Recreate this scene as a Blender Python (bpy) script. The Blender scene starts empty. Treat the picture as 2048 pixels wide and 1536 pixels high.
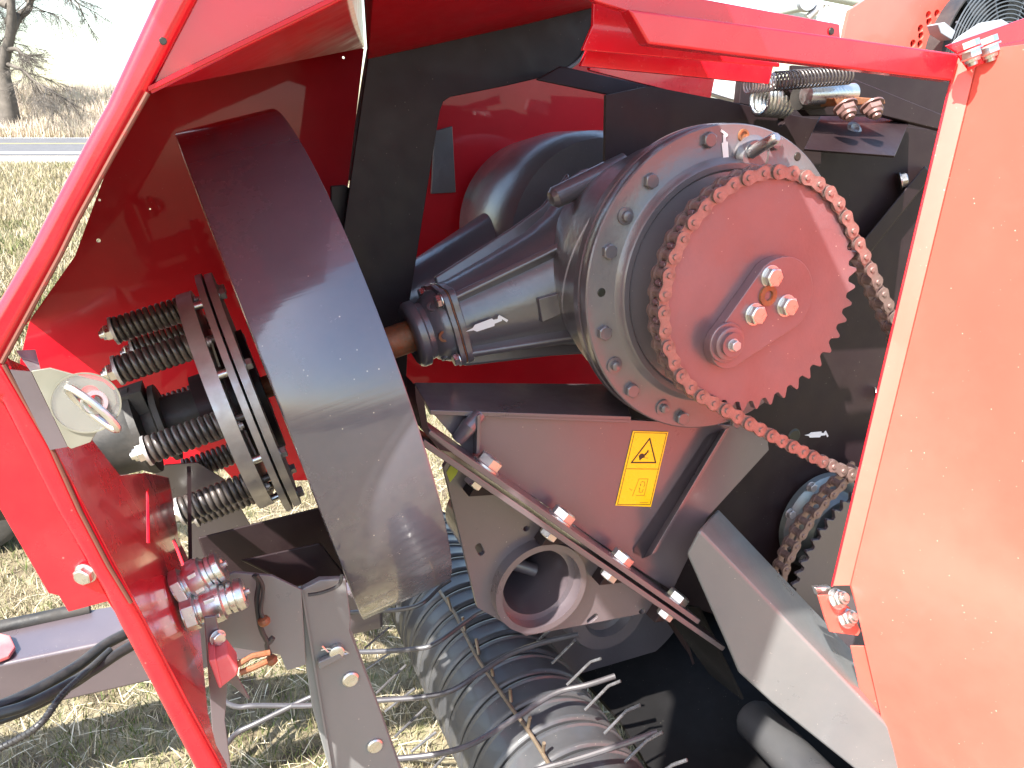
import bpy, bmesh, math, random
import numpy as np
from mathutils import Vector as V, Matrix
random.seed(7)
rng = np.random.default_rng(11)
SC = bpy.context.scene
COL = SC.collection

# ------------------------------------------------------------------ camera
FPX = 1531.0                      # focal length in photo pixels (2048 wide)
PITCH = math.radians(19.5)
CAMZ = 1.6
cd = bpy.data.cameras.new('camera')
cam = bpy.data.objects.new('camera', cd); COL.objects.link(cam)
cam.location = (0, 0, CAMZ)
cam.rotation_euler = (math.radians(90) - PITCH, 0, 0)
cd.sensor_width = 36.0; cd.lens = 36.0 * FPX / 2048.0
cd.clip_start = 0.02; cd.clip_end = 3000
SC.camera = cam

# ------------------------------------------------------------------ light
SUN = V((-0.350, -0.519, 0.771)).normalized()          # direction to the sun
w = bpy.data.worlds.new('World'); SC.world = w; w.use_nodes = True
nt = w.node_tree
bg = nt.nodes['Background']
sky = nt.nodes.new('ShaderNodeTexSky'); sky.sky_type = 'NISHITA'; sky.sun_disc = False
sky.sun_elevation = math.asin(SUN.z)
sky.sun_rotation = math.atan2(SUN.x, SUN.y)
sky.air_density = 1.3; sky.dust_density = 1.6; sky.ozone_density = 0.6
nt.links.new(sky.outputs[0], bg.inputs[0]); bg.inputs[1].default_value = 0.14
sl = bpy.data.lights.new('sun', 'SUN'); sl.energy = 5.0; sl.angle = math.radians(0.55)
sl.color = (1.0, 0.955, 0.88)
so = bpy.data.objects.new('sun', sl); COL.objects.link(so)
so.rotation_euler = SUN.to_track_quat('Z', 'Y').to_euler(); so.location = (-5, -8, 12)
SC.view_settings.view_transform = 'Standard'; SC.view_settings.look = 'None'
SC.view_settings.exposure = 1.75; SC.view_settings.gamma = 1.0
SC.view_settings.use_curve_mapping = False
SC.render.engine = 'CYCLES'
SC.cycles.max_bounces = 8; SC.cycles.diffuse_bounces = 5; SC.cycles.glossy_bounces = 5

# ------------------------------------------------------------------ machine frame
# u along the drive shaft, v up, w out of the side of the machine (towards the viewer)
MC = Matrix(((0.89556, -0.22804, 0.38206), (0.34664, 0.89593, -0.27778), (-0.27895, 0.38120, 0.88140)))
ct, st = math.cos(PITCH), math.sin(PITCH)
WC = Matrix(((1, 0, 0), (0, st, -ct), (0, ct, st)))
R3 = WC @ MC
O3 = WC @ V((0.3571, 0.1305, -1.1058)) + V((0, 0, CAMZ))
MF = R3.to_4x4(); MF.translation = O3
MI = MF.inverted()
CU = MI @ V((0, 0, CAMZ))
def ray(x, y):
    return MC.transposed() @ V(((x - 1024) / FPX, (768 - y) / FPX, -1))
def P(x, y, w=None, u=None, v=None):
    "the point of a plane of the machine that was measured at photo pixel x, y"
    d = ray(x, y)
    t = (w - CU.z) / d.z if w is not None else ((u - CU.x) / d.x if u is not None else (v - CU.y) / d.y)
    return CU + d * t
def PL(pts, w): return [P(x, y, w) for x, y in pts]
def PD(x, y, depth): return CU + ray(x, y) * depth
def G(x, y, z=0.0):
    "world point on the level z"
    d = WC @ V(((x - 1024) / FPX, (768 - y) / FPX, -1))
    t = (z - CAMZ) / d.z
    return V((0, 0, CAMZ)) + d * t
def W(x, y, z): return MI @ V((x, y, z))
X = V((1, 0, 0)); Y = V((0, 1, 0)); Z = V((0, 0, 1))

# ------------------------------------------------------------------ materials
def mat(name, base, rough=0.5, metal=0.0, coat=0.0, var=0.12, scale=8.0, bump=0.0, bscale=60.0,
        dust=0.0, dustcol=(0.35, 0.30, 0.24), specks=0.0, rust=0.0, rustcol=(0.16, 0.055, 0.02), spec=0.5, rvar=0.12, coatr=0.06, streak=0.0):
    m = bpy.data.materials.new(name); m.use_nodes = True
    n = m.node_tree.nodes; L = m.node_tree.links
    b = n['Principled BSDF']
    tc = n.new('ShaderNodeTexCoord')
    def noise(sc, det=4, rg=0.6):
        t = n.new('ShaderNodeTexNoise'); t.inputs['Scale'].default_value = sc
        t.inputs['Detail'].default_value = det; t.inputs['Roughness'].default_value = rg
        L.new(tc.outputs['Object'], t.inputs['Vector']); return t.outputs['Fac']
    def ramp(sock, a, bb, c0=0.0, c1=1.0):
        r = n.new('ShaderNodeMapRange'); r.inputs['From Min'].default_value = a; r.inputs['From Max'].default_value = bb
        r.inputs['To Min'].default_value = c0; r.inputs['To Max'].default_value = c1
        L.new(sock, r.inputs['Value']); return r.outputs['Result']
    def mix(fac, a, c):
        x = n.new('ShaderNodeMix'); x.data_type = 'RGBA'
        L.new(fac, x.inputs['Factor'])
        if isinstance(a, tuple): x.inputs['A'].default_value = (*a, 1)
        else: L.new(a, x.inputs['A'])
        if isinstance(c, tuple): x.inputs['B'].default_value = (*c, 1)
        else: L.new(c, x.inputs['B'])
        return x.outputs['Result']
    n1 = noise(scale, 6)
    col = mix(ramp(n1, 0.3, 0.7), tuple(c * (1 - var) for c in base), tuple(min(1, c * (1 + var)) for c in base))
    rsock = ramp(noise(scale * 2.3, 5), 0.3, 0.75, max(0.02, rough - rvar), min(1, rough + rvar))
    if dust > 0:
        d = ramp(noise(scale * 0.7, 8, 0.75), 0.42, 0.72, 0, dust)
        col = mix(d, col, dustcol)
        ad = n.new('ShaderNodeMath'); ad.operation = 'ADD'; ad.use_clamp = True
        L.new(rsock, ad.inputs[0]); L.new(d, ad.inputs[1]); rsock = ad.outputs[0]
    if rust > 0:
        r_ = ramp(noise(scale * 3.1, 8, 0.8), 0.72 - rust * 0.35, 0.80 - rust * 0.3)
        col = mix(r_, col, rustcol)
    if specks > 0:
        vo = n.new('ShaderNodeTexVoronoi'); vo.inputs['Scale'].default_value = 90
        L.new(tc.outputs['Object'], vo.inputs['Vector'])
        s0 = ramp(vo.outputs['Distance'], 0.03, 0.10, 1, 0)
        s1 = ramp(noise(23, 2), 0.52, 0.6)
        mu = n.new('ShaderNodeMath'); mu.operation = 'MULTIPLY'; L.new(s0, mu.inputs[0]); L.new(s1, mu.inputs[1])
        m2 = n.new('ShaderNodeMath'); m2.operation = 'MULTIPLY'; L.new(mu.outputs[0], m2.inputs[0]); m2.inputs[1].default_value = specks
        col = mix(m2.outputs[0], col, (0.75, 0.68, 0.55))
    L.new(col, b.inputs['Base Color'])
    L.new(rsock, b.inputs['Roughness'])
    b.inputs['Metallic'].default_value = metal
    b.inputs['Specular IOR Level'].default_value = spec
    if streak > 0:
        mp = n.new('ShaderNodeMapping'); mp.inputs['Scale'].default_value = (2.0, 70, 70)
        L.new(tc.outputs['Object'], mp.inputs['Vector'])
        ns = n.new('ShaderNodeTexNoise'); ns.inputs['Scale'].default_value = 1.6; ns.inputs['Detail'].default_value = 4
        L.new(mp.outputs[0], ns.inputs['Vector'])
        sb = n.new('ShaderNodeBump'); sb.inputs['Strength'].default_value = streak; sb.inputs['Distance'].default_value = 0.0015
        L.new(ns.outputs['Fac'], sb.inputs['Height']); L.new(sb.outputs[0], b.inputs['Normal']); L.new(sb.outputs[0], b.inputs['Coat Normal'])
    if coat: b.inputs['Coat Weight'].default_value = coat; b.inputs['Coat Roughness'].default_value = coatr; b.inputs['Coat IOR'].default_value = 1.6
    if bump > 0:
        bp = n.new('ShaderNodeBump'); bp.inputs['Strength'].default_value = bump; bp.inputs['Distance'].default_value = 0.002
        L.new(noise(bscale, 5), bp.inputs['Height']); L.new(bp.outputs[0], b.inputs['Normal'])
        if coat: L.new(bp.outputs[0], b.inputs['Coat Normal'])
    return m
M = {}
M['red'] = mat('red_enamel', (0.56, 0.006, 0.018), 0.22, coat=0.5, bump=0.06, bscale=25, var=0.08, dust=0.06, dustcol=(0.45, 0.2, 0.15), specks=0.25)
M['redin'] = mat('red_enamel_inside', (0.50, 0.004, 0.014), 0.45, coat=0.28, coatr=0.035, spec=0.2, bump=0.05, bscale=7, var=0.10, specks=0.12)
M['door'] = mat('sunlit_red_enamel', (0.78, 0.115, 0.084), 0.42, coat=0.35, bump=0.10, bscale=14, var=0.10, scale=3.0, dust=0.25, dustcol=(0.80, 0.22, 0.17), specks=0.9)  # red lifted to coral: overexposed sunlight put into the colour
M['rustrim'] = mat('chipped_red_edge', (0.36, 0.02, 0.022), 0.6, spec=0.2, rust=1.2, var=0.2, scale=30, rustcol=(0.13, 0.05, 0.035))
M['gear'] = mat('grey_cast_paint', (0.098, 0.086, 0.096), 0.38, coat=0.9, coatr=0.20, bump=0.35, bscale=45, var=0.12, scale=5, dust=0.16, dustcol=(0.17, 0.14, 0.13), rust=0.12, specks=0.15)
M['plate'] = mat('grey_plate_paint', (0.092, 0.072, 0.082), 0.34, coat=0.85, coatr=0.22, bump=0.15, bscale=30, var=0.10, scale=4, dust=0.26, dustcol=(0.16, 0.125, 0.125), specks=0.35)  # grey pushed towards red in place of the door's bounce light
M['dark'] = mat('dark_grey_paint', (0.021, 0.012, 0.014), 0.45, spec=0.22, coat=0.02, bump=0.1, bscale=30, dust=0.12, dustcol=(0.10, 0.08, 0.07), specks=0.15)
M['fly'] = mat('flywheel_enamel', (0.095, 0.098, 0.125), 0.16, metal=0.25, coat=0.8, streak=0.10, var=0.1, dust=0.22, dustcol=(0.20, 0.16, 0.16), specks=0.9, rvar=0.06)
M['light'] = mat('light_grey_paint', (0.14, 0.143, 0.145), 0.35, coat=0.2, bump=0.08, var=0.06, scale=5, dust=0.2, dustcol=(0.24, 0.22, 0.20), specks=0.5)
M['sprocket'] = mat('sprocket_paint', (0.135, 0.068, 0.078), 0.40, coat=0.95, coatr=0.25, bump=0.3, bscale=80, var=0.2, scale=7, dust=0.4, dustcol=(0.17, 0.09, 0.10), rust=0.15, specks=0.5, spec=0.6)  # base and dust reddened to carry the lit door's reflection
M['chain'] = mat('oily_chain_steel', (0.25, 0.17, 0.155), 0.42, metal=0.5, bump=0.3, bscale=200, var=0.35, scale=60, rust=0.3, rustcol=(0.11, 0.07, 0.05))
M['zinc'] = mat('zinc_plate', (0.62, 0.62, 0.60), 0.33, metal=0.95, bump=0.10, bscale=150, var=0.15, scale=40, dust=0.08, dustcol=(0.45, 0.4, 0.33))
M['steel'] = mat('ground_steel', (0.50, 0.48, 0.48), 0.38, metal=0.6, bump=0.1, bscale=120, var=0.15, scale=25, rust=0.1, dust=0.2)
M['spring'] = mat('dark_spring_steel', (0.065, 0.055, 0.052), 0.35, metal=0.3, coat=0.3, var=0.4, scale=30, rust=0.35, dust=0.35, dustcol=(0.2, 0.16, 0.13))
M['rubber'] = mat('black_rubber', (0.022, 0.021, 0.020), 0.55, var=0.3, scale=10, bump=0.4, bscale=60, dust=0.35, dustcol=(0.12, 0.095, 0.075))
M['rust'] = mat('rusty_steel', (0.24, 0.10, 0.045), 0.6, metal=0.2, var=0.4, scale=40, bump=0.4, bscale=120, rust=0.6, rustcol=(0.30, 0.07, 0.02))
M['oldsteel'] = mat('old_oily_nut', (0.20, 0.115, 0.105), 0.4, metal=0.3, var=0.3, scale=60, rust=0.4)
M['hub'] = mat('bare_hub_steel', (0.24, 0.27, 0.28), 0.42, metal=0.7, var=0.1, bump=0.1)
M['yellow'] = mat('yellow_film', (0.90, 0.56, 0.01), 0.30, var=0.05, coat=0.3, bump=0.03)
M['black'] = mat('black_ink', (0.02, 0.02, 0.015), 0.4)
M['ochre'] = mat('thin_ink', (0.36, 0.23, 0.01), 0.4)
M['white'] = mat('white_film', (0.82, 0.80, 0.80), 0.4, var=0.03)
M['pinkp'] = mat('faded_red_plastic', (0.58, 0.10, 0.11), 0.5, dust=0.4, dustcol=(0.6, 0.35, 0.3))
M['greenp'] = mat('yellow_green_crayon', (0.45, 0.5, 0.06), 0.7, var=0.2)
M['blackp'] = mat('black_plastic', (0.02, 0.02, 0.022), 0.4, dust=0.25, dustcol=(0.2, 0.17, 0.14))
M['reel'] = mat('black_plastic_band', (0.052, 0.053, 0.057), 0.36, coat=0.15, bump=0.08, bscale=20, var=0.15, dust=0.22, dustcol=(0.13, 0.12, 0.11), specks=0.25)
M['brass'] = mat('worn_tine_wire', (0.17, 0.13, 0.09), 0.45, metal=0.4, var=0.3, scale=40)
M['guardwire'] = mat('grey_guard_rod', (0.050, 0.047, 0.052), 0.35, coat=0.3, var=0.2, scale=20, dust=0.12, dustcol=(0.1, 0.09, 0.085))
M['fan'] = mat('fan_grille_steel', (0.10, 0.11, 0.12), 0.35, metal=0.3)
M['fanw'] = mat('fan_motor_paint', (0.30, 0.32, 0.35), 0.35)
M['latch'] = mat('dull_latch_steel', (0.24, 0.235, 0.19), 0.4, metal=0.4, var=0.1, scale=15, dust=0.2)
M['floor'] = mat('shaded_floor_paint', (0.009, 0.0085, 0.009), 0.7, spec=0.15, var=0.3, dust=0.05, dustcol=(0.05, 0.045, 0.04), specks=0.2)  # base blackened to stand in for the intake's deep shade
M['tinewire'] = mat('tine_wire', (0.16, 0.155, 0.16), 0.3, metal=0.6, var=0.3, scale=50)
M['tyre'] = mat('tyre_rubber', (0.03, 0.03, 0.028), 0.7, bump=0.4, dust=0.5, dustcol=(0.12, 0.10, 0.08))

# ------------------------------------------------------------------ mesh builder
class MB:
    def __init__(s): s.v = []; s.f = []
    def add(s, vs, fs):
        o = len(s.v); s.v += [V(a) for a in vs]; s.f += [tuple(i + o for i in f) for f in fs]; return s
    def prism(s, pts, off):
        n = len(pts); pts = [V(p) for p in pts]; off = V(off)
        nr = V((0, 0, 0))
        for i in range(n): nr += (pts[i] - pts[0]).cross(pts[(i + 1) % n] - pts[0])
        if nr.dot(off) < 0: pts = pts[::-1]
        vs = pts + [p + off for p in pts]
        fs = [tuple(range(n))[::-1], tuple(range(n, 2 * n))] + [(i, (i + 1) % n, n + (i + 1) % n, n + i) for i in range(n)]
        return s.add(vs, fs)
    def hull8(s, a, b):
        "box between quad a and quad b"
        a = list(map(V, a)); b = list(map(V, b)); k = len(a)
        return s.add(a + b, [tuple(range(k))[::-1], tuple(range(k, 2 * k))] + [(i, (i + 1) % k, k + (i + 1) % k, k + i) for i in range(k)])
    def box(s, c, ax, ay, az):
        c, ax, ay, az = map(V, (c, ax, ay, az))
        q = [c - ax - ay - az, c + ax - ay - az, c + ax + ay - az, c - ax + ay - az]
        return s.prism(q, az * 2)
    def tube(s, path, r, seg=10, closed=False, caps=True):
        path = [V(p) for p in path]; n = len(path)
        rr = r if isinstance(r, (list, tuple)) else [r] * n
        up = None; rings = []
        for i in range(n):
            if closed: t = path[(i + 1) % n] - path[i - 1]
            else: t = path[min(i + 1, n - 1)] - path[max(i - 1, 0)]
            t.normalize()
            if up is None:
                up = t.orthogonal().normalized()
            up = (up - t * up.dot(t)).normalized(); sd = t.cross(up)
            rings.append([path[i] + (up * math.cos(a) + sd * math.sin(a)) * rr[i] for a in [2 * math.pi * k / seg for k in range(seg)]])
        vs = [p for r_ in rings for p in r_]; fs = []
        for i in range(n if closed else n - 1):
            j = (i + 1) % n
            for k in range(seg):
                k2 = (k + 1) % seg
                fs.append((i * seg + k, i * seg + k2, j * seg + k2, j * seg + k))
        if caps and not closed:
            fs.append(tuple(range(seg))[::-1]); fs.append(tuple(range((n - 1) * seg, n * seg)))
        return s.add(vs, fs)
    def cyl(s, p0, p1, r0, r1=None, seg=24):
        return s.tube([p0, p1], [r0, r0 if r1 is None else r1], seg)
    def lathe(s, o, ax, prof, seg=48, closed_prof=False):
        "prof = [(h, r)] about the axis ax through o"
        o = V(o); ax = V(ax).normalized(); a = ax.orthogonal().normalized(); b = ax.cross(a)
        vs = []; fs = []; n = len(prof)
        for h, r in prof:
            for k in range(seg):
                t = 2 * math.pi * k / seg
                vs.append(o + ax * h + (a * math.cos(t) + b * math.sin(t)) * max(r, 1e-5))
        for i in range(n if closed_prof else n - 1):
            j = (i + 1) % n
            for k in range(seg):
                k2 = (k + 1) % seg
                fs.append((i * seg + k, i * seg + k2, j * seg + k2, j * seg + k))
        return s.add(vs, fs)
    def spring(s, p0, p1, R_, r, turns, seg=8, per=14):
        p0 = V(p0); p1 = V(p1); ax = (p1 - p0); L_ = ax.length; ax.normalize()
        a = ax.orthogonal().normalized(); b = ax.cross(a); n = int(turns * per)
        return s.tube([p0 + ax * (L_ * i / n) + (a * math.cos(2 * math.pi * i / per) + b * math.sin(2 * math.pi * i / per)) * R_ for i in range(n + 1)], r, seg)
    def holeplate(s, outer, holes, off):
        "flat plate with holes, thickness off"
        off = V(off); bm = bmesh.new(); es = []
        for lp in [outer] + holes:
            vs = [bm.verts.new(V(p)) for p in lp]
            es += [bm.edges.new((vs[i], vs[(i + 1) % len(vs)])) for i in range(len(vs))]
        bmesh.ops.triangle_fill(bm, use_beauty=True, use_dissolve=False, edges=es)
        g = bmesh.ops.extrude_face_region(bm, geom=bm.faces[:])
        bmesh.ops.translate(bm, verts=[e for e in g['geom'] if isinstance(e, bmesh.types.BMVert)], vec=off)
        bmesh.ops.recalc_face_normals(bm, faces=bm.faces[:])
        bm.verts.index_update()
        s.add([v.co.copy() for v in bm.verts], [tuple(v.index for v in f.verts) for f in bm.faces]); bm.free()
        return s
    def mesh(s, name, m, angle=35, fix=True):
        me = bpy.data.meshes.new(name); me.from_pydata([tuple(p) for p in s.v], [], s.f)
        if fix:
            bm = bmesh.new(); bm.from_mesh(me); bmesh.ops.recalc_face_normals(bm, faces=bm.faces[:]); bm.to_mesh(me); bm.free()
        me.materials.append(M[m] if isinstance(m, str) else m)
        me.polygons.foreach_set('use_smooth', [True] * len(me.polygons))
        me.set_sharp_from_angle(angle=math.radians(angle)); me.update()
        return me
WM = {}
def link(name, me, parent=None, mw=None):
    o = bpy.data.objects.new(name, me); COL.objects.link(o)
    mw = MF if mw is None else mw
    if parent is not None:
        o.parent = parent; o.matrix_basis = WM[parent].inverted() @ mw
    else: o.matrix_basis = mw
    WM[o] = mw.copy(); return o
def part(name, mb, m, parent, bev=0.0, seg=2, label=None, angle=35):
    # give every part its origin at the middle of its own shape
    c = V((0, 0, 0))
    for p in mb.v: c += p
    c /= len(mb.v); mb.v = [p - c for p in mb.v]
    o = link(name, mb.mesh(name, m, angle), parent, MF @ Matrix.Translation(c))
    if bev:
        b = o.modifiers.new('bevel', 'BEVEL'); b.width = bev; b.segments = seg; b.limit_method = 'ANGLE'; b.angle_limit = math.radians(35)
        b.harden_normals = True
    if label: o['label'] = label
    return o
def frame(p, z, xh=None):
    z = V(z).normalized(); xh = V(xh) if xh is not None else z.orthogonal()
    x = (xh - z * xh.dot(z)).normalized(); y = z.cross(x)
    m = Matrix((x, y, z)).transposed().to_4x4(); m.translation = V(p); return m
def place(name, me, parent, p, z, s=1.0, xh=None):
    return link(name, me, parent, MF @ frame(p, z, xh) @ Matrix.Scale(s, 4))
def circ(c, r, a=X, b=Y, n=32, t0=0.0, t1=2 * math.pi):
    full = abs(t1 - t0 - 2 * math.pi) < 1e-6
    k = n if full else n + 1
    return [V(c) + (V(a) * math.cos(t0 + (t1 - t0) * i / n) + V(b) * math.sin(t0 + (t1 - t0) * i / n)) * r for i in range(k)]
def thing(name, label, cat, loc, group=None, mw=None):
    o = bpy.data.objects.new(name, None); COL.objects.link(o)
    mm = mw if mw is not None else Matrix.Translation(loc)
    o.matrix_basis = mm; WM[o] = mm.copy(); o['label'] = label; o['category'] = cat; o.empty_display_size = 0.2
    if group: o['group'] = group
    return o
def catmull(pts, n=8):
    pts = [V(p) for p in pts]; out = []
    q = [pts[0] * 2 - pts[1]] + pts + [pts[-1] * 2 - pts[-2]]
    for i in range(1, len(q) - 2):
        for k in range(n):
            t = k / n; a, b, c, d = q[i - 1], q[i], q[i + 1], q[i + 2]
            out.append(0.5 * ((2 * b) + (c - a) * t + (2 * a - 5 * b + 4 * c - d) * t * t + (3 * b - a - 3 * c + d) * t ** 3))
    out.append(pts[-1]); return out
# shared small hardware, +z is the way the head faces
def hexpts(r, z, t=0.0): return [V((r * math.cos(t + k * math.pi / 3), r * math.sin(t + k * math.pi / 3), z)) for k in range(6)]
def bolt_mesh(name, m, af=0.0105, h=0.009, washer=True, flange=False):
    b = MB()
    if washer: b.lathe((0, 0, 0), Z, [(0, 0), (0, af * 1.35), (0.0018, af * 1.35), (0.0022, af * 1.28), (0.0022, 0)], 20)
    z0 = 0.0024 if washer else 0
    n = 24; vs = []; fs = []
    def hexr(t): return af / math.cos((t + math.pi / 6) % (math.pi / 3) - math.pi / 6)
    rows = [(z0, 0.0, 1), (z0, 1.0, 0), (z0 + h * 0.86, 1.0, 0), (z0 + h, 0.90, 1), (z0 + h, 0.0, 1)]
    for z, s_, cir in rows:
        for k in range(n):
            t = 2 * math.pi * k / n; r = af * s_ if cir else hexr(t) * s_
            vs.append((r * math.cos(t), r * math.sin(t), z))
    for i in range(len(rows) - 1):
        for k in range(n): fs.append((i * n + k, i * n + (k + 1) % n, (i + 1) * n + (k + 1) % n, (i + 1) * n + k))
    b.add(vs, fs)
    return b.mesh(name, m, 25)
BOLT_G = bolt_mesh('bolt', 'gear', 0.0085, 0.007, False)
BOLT_Z = bolt_mesh('bolt', 'zinc')
BOLT_S = bolt_mesh('bolt', 'steel', 0.0095, 0.010)
def nutb():
    b = MB(); n = 24; af = 0.0105
    def hexr(t): return af / math.cos((t + math.pi / 6) % (math.pi / 3) - math.pi / 6)
    rows = [(0, 0.0, 1), (0, 1.35, 1), (0.002, 1.35, 1), (0.002, 1, 0), (0.009, 1, 0), (0.0105, 0.88, 1), (0.014, 0.82, 1), (0.0145, 0.6, 1), (0.012, 0.56, 1), (0.018, 0.5, 1), (0.0185, 0.0, 1)]
    vs = []; fs = []
    for z, s_, cir in rows:
        for k in range(n):
            t = 2 * math.pi * k / n; r = af * s_ if cir else hexr(t) * s_
            vs.append((r * math.cos(t), r * math.sin(t), z))
    for i in range(len(rows) - 1):
        for k in range(n): fs.append((i * n + k, i * n + (k + 1) % n, (i + 1) * n + (k + 1) % n, (i + 1) * n + k))
    return b.add(vs, fs)
NUT_Z = nutb().mesh('nut', 'zinc', 25)
NUT_S = nutb().mesh('nut', 'steel', 25)
NUT_R = nutb().mesh('nut', 'oldsteel', 25)

# ================================================================== THE BALER
base = V((O3.x, O3.y, 0.0))
RW = R3.to_4x4(); 
baler = thing('hay_baler', 'red and grey hay baler with its side door open, showing flywheel, gearbox and roller chain', 'baler', base,
              mw=Matrix.Translation(base))

# ---------------------------------------------------------------- flywheel
AXW = -0.369
def AX(u, v=0.0, w_=0.0): return V((u, v, AXW + w_))
fw = part('flywheel', MB().lathe(AX(0), X, [(-0.677, 0.396), (-0.6755, 0.400), (-0.6738, 0.4008), (-0.5372, 0.4008), (-0.5350, 0.400), (-0.534, 0.396), (-0.534, 0.375), (-0.595, 0.370), (-0.600, 0.12), (-0.615, 0.12), (-0.62, 0.37), (-0.677, 0.375)], 200, True), 'fly', baler)
part('flywheel_hub', MB().lathe(AX(0), X, [(-0.635, 0.0), (-0.635, 0.075), (-0.58, 0.082), (-0.535, 0.078), (-0.515, 0.060), (-0.505, 0.056), (-0.505, 0.0)], 48), 'dark', fw)
# input shaft
part('drive_shaft', MB().lathe(AX(0), X, [(-0.88, 0), (-0.88, 0.018), (-0.52, 0.018), (-0.52, 0.030), (-0.487, 0.030), (-0.487, 0.0275), (-0.40, 0.0275), (-0.40, 0)], 36), 'rust', baler)
# ---------------------------------------------------------------- slip clutch
cl = part('slip_clutch', MB().lathe(AX(0), X, [(-0.700, 0.07), (-0.700, 0.197), (-0.7115, 0.197), (-0.7115, 0.07)], 120, True), 'steel', baler)
part('clutch_plate', MB().lathe(AX(0), X, [(-0.7150, 0.07), (-0.7150, 0.200), (-0.7245, 0.200), (-0.7245, 0.07)], 120, True), 'steel', cl)
part('clutch_plate', MB().lathe(AX(0), X, [(-0.738, 0.10), (-0.738, 0.180), (-0.7600, 0.180), (-0.7600, 0.10)], 120, True), 'steel', cl)
part('clutch_hub', MB().lathe(AX(0), X, [(-0.690, 0), (-0.690, 0.10), (-0.735, 0.10), (-0.735, 0.055), (-0.79, 0.055), (-0.79, 0)], 48), 'dark', cl)
spring_me = MB().spring((0, 0, 0), (0, 0, 0.098), 0.0165, 0.0043, 11).mesh('spring', 'spring', 60)
spin_me = MB().spring((0, 0, 0), (0, 0, 0.096), 0.0095, 0.0026, 13, 6, 10).mesh('spring', 'spring', 60)
rod_me = MB().lathe((0, 0, 0), Z, [(-0.05, 0), (-0.05, 0.0058), (0.115, 0.0058), (0.115, 0)], 12).mesh('rod', 'spring')
cup_me = MB().lathe((0, 0, 0), Z, [(-0.001, 0.0), (-0.001, 0.0215), (0.003, 0.0215), (0.0035, 0.012), (0.0035, 0)], 24).mesh('spring_cup', 'steel')
stud_me = MB().lathe((0, 0, 0), Z, [(0, 0), (0, 0.0062), (0.03, 0.0062), (0.03, 0)], 14).mesh('spacer', 'zinc')
for k in range(8):
    a = math.radians(-7 + 45 * k); r = 0.157
    d = V((0, math.cos(a), math.sin(a)))
    p = AX(-0.760) + d * r
    place('spring', spring_me, cl, p, -X); place('rod', rod_me, cl, p, -X)
    place('spring', spin_me, cl, p, -X)
    place('spring_cup', cup_me, cl, p - X * 0.099, -X)
    place('nut', NUT_Z, cl, p - X * 0.102, -X, 1.05)
    d2 = V((0, math.cos(a + 0.39), math.sin(a + 0.39)))
    place('spacer', stud_me, cl, AX(-0.7245) + d2 * 0.172, -X)
    place('nut', NUT_S, cl, AX(-0.745) + V((0, math.cos(a + 0.06), math.sin(a + 0.06))) * 0.166, X, 0.75)
    place('bolt', BOLT_S, cl, AX(-0.700) + d2 * 0.178, X, 0.8)

# ---------------------------------------------------------------- universal joint and its rubber boot
uj = part('drive_shaft_boot', MB().lathe(AX(0), X, [(-1.13, 0), (-1.13, 0.050), (-1.10, 0.056), (-1.06, 0.062), (-1.01, 0.075), (-0.965, 0.088), (-0.955, 0.088), (-0.950, 0.080), (-0.950, 0)], 48), 'rubber', baler)
part('shaft_guard', MB().lathe(AX(0), X, [(-2.30, 0), (-2.30, 0.030), (-1.70, 0.030), (-1.70, 0.036), (-1.12, 0.036), (-1.12, 0)], 28), 'blackp', uj)
part('yoke', MB().lathe(AX(0), X, [(-0.96, 0), (-0.96, 0.052), (-0.90, 0.058), (-0.885, 0.070), (-0.875, 0.070), (-0.870, 0.045), (-0.855, 0.046), (-0.85, 0.062), (-0.842, 0.062), (-0.84, 0.04), (-0.80, 0.036), (-0.76, 0.034), (-0.76, 0)], 36).box(AX(-0.89, 0.05), (0.035, 0, 0), (0, 0.018, 0), (0, 0, 0.03)), 'rubber', uj)

# ---------------------------------------------------------------- gearbox
drum = MB().lathe((0, 0, 0), Z, [(-0.58, 0), (-0.58, 0.08), (-0.52, 0.12), (-0.40, 0.165), (-0.27, 0.198), (-0.22, 0.212), (-0.14, 0.217), (-0.128, 0.222), (-0.126, 0.236), (-0.1125, 0.236), (-0.110, 0.234)], 128)
gb = part('gearbox', drum, 'gear', baler)
cover = MB().lathe((0, 0, 0), Z, [(-0.1095, 0.05), (-0.1095, 0.2345), (-0.108, 0.2355), (-0.089, 0.2355), (-0.087, 0.2335), (-0.087, 0.190), (-0.086, 0.188), (-0.077, 0.183), (-0.074, 0.180), (-0.074, 0.172), (-0.079, 0.168), (-0.075, 0.14), (-0.055, 0.085), (-0.045, 0.075), (-0.02, 0.075), (-0.02, 0.0)], 128)
gc = part('gearbox_cover', cover, 'gear', gb)
neck = MB().lathe(AX(0), X, [(-0.365, 0.0), (-0.365, 0.070), (-0.345, 0.071), (-0.26, 0.088), (-0.18, 0.106), (-0.135, 0.124), (-0.10, 0.148), (-0.06, 0.175), (-0.04, 0.18), (-0.04, 0)], 96)
nk = part('input_housing', neck, 'gear', gb)
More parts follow.
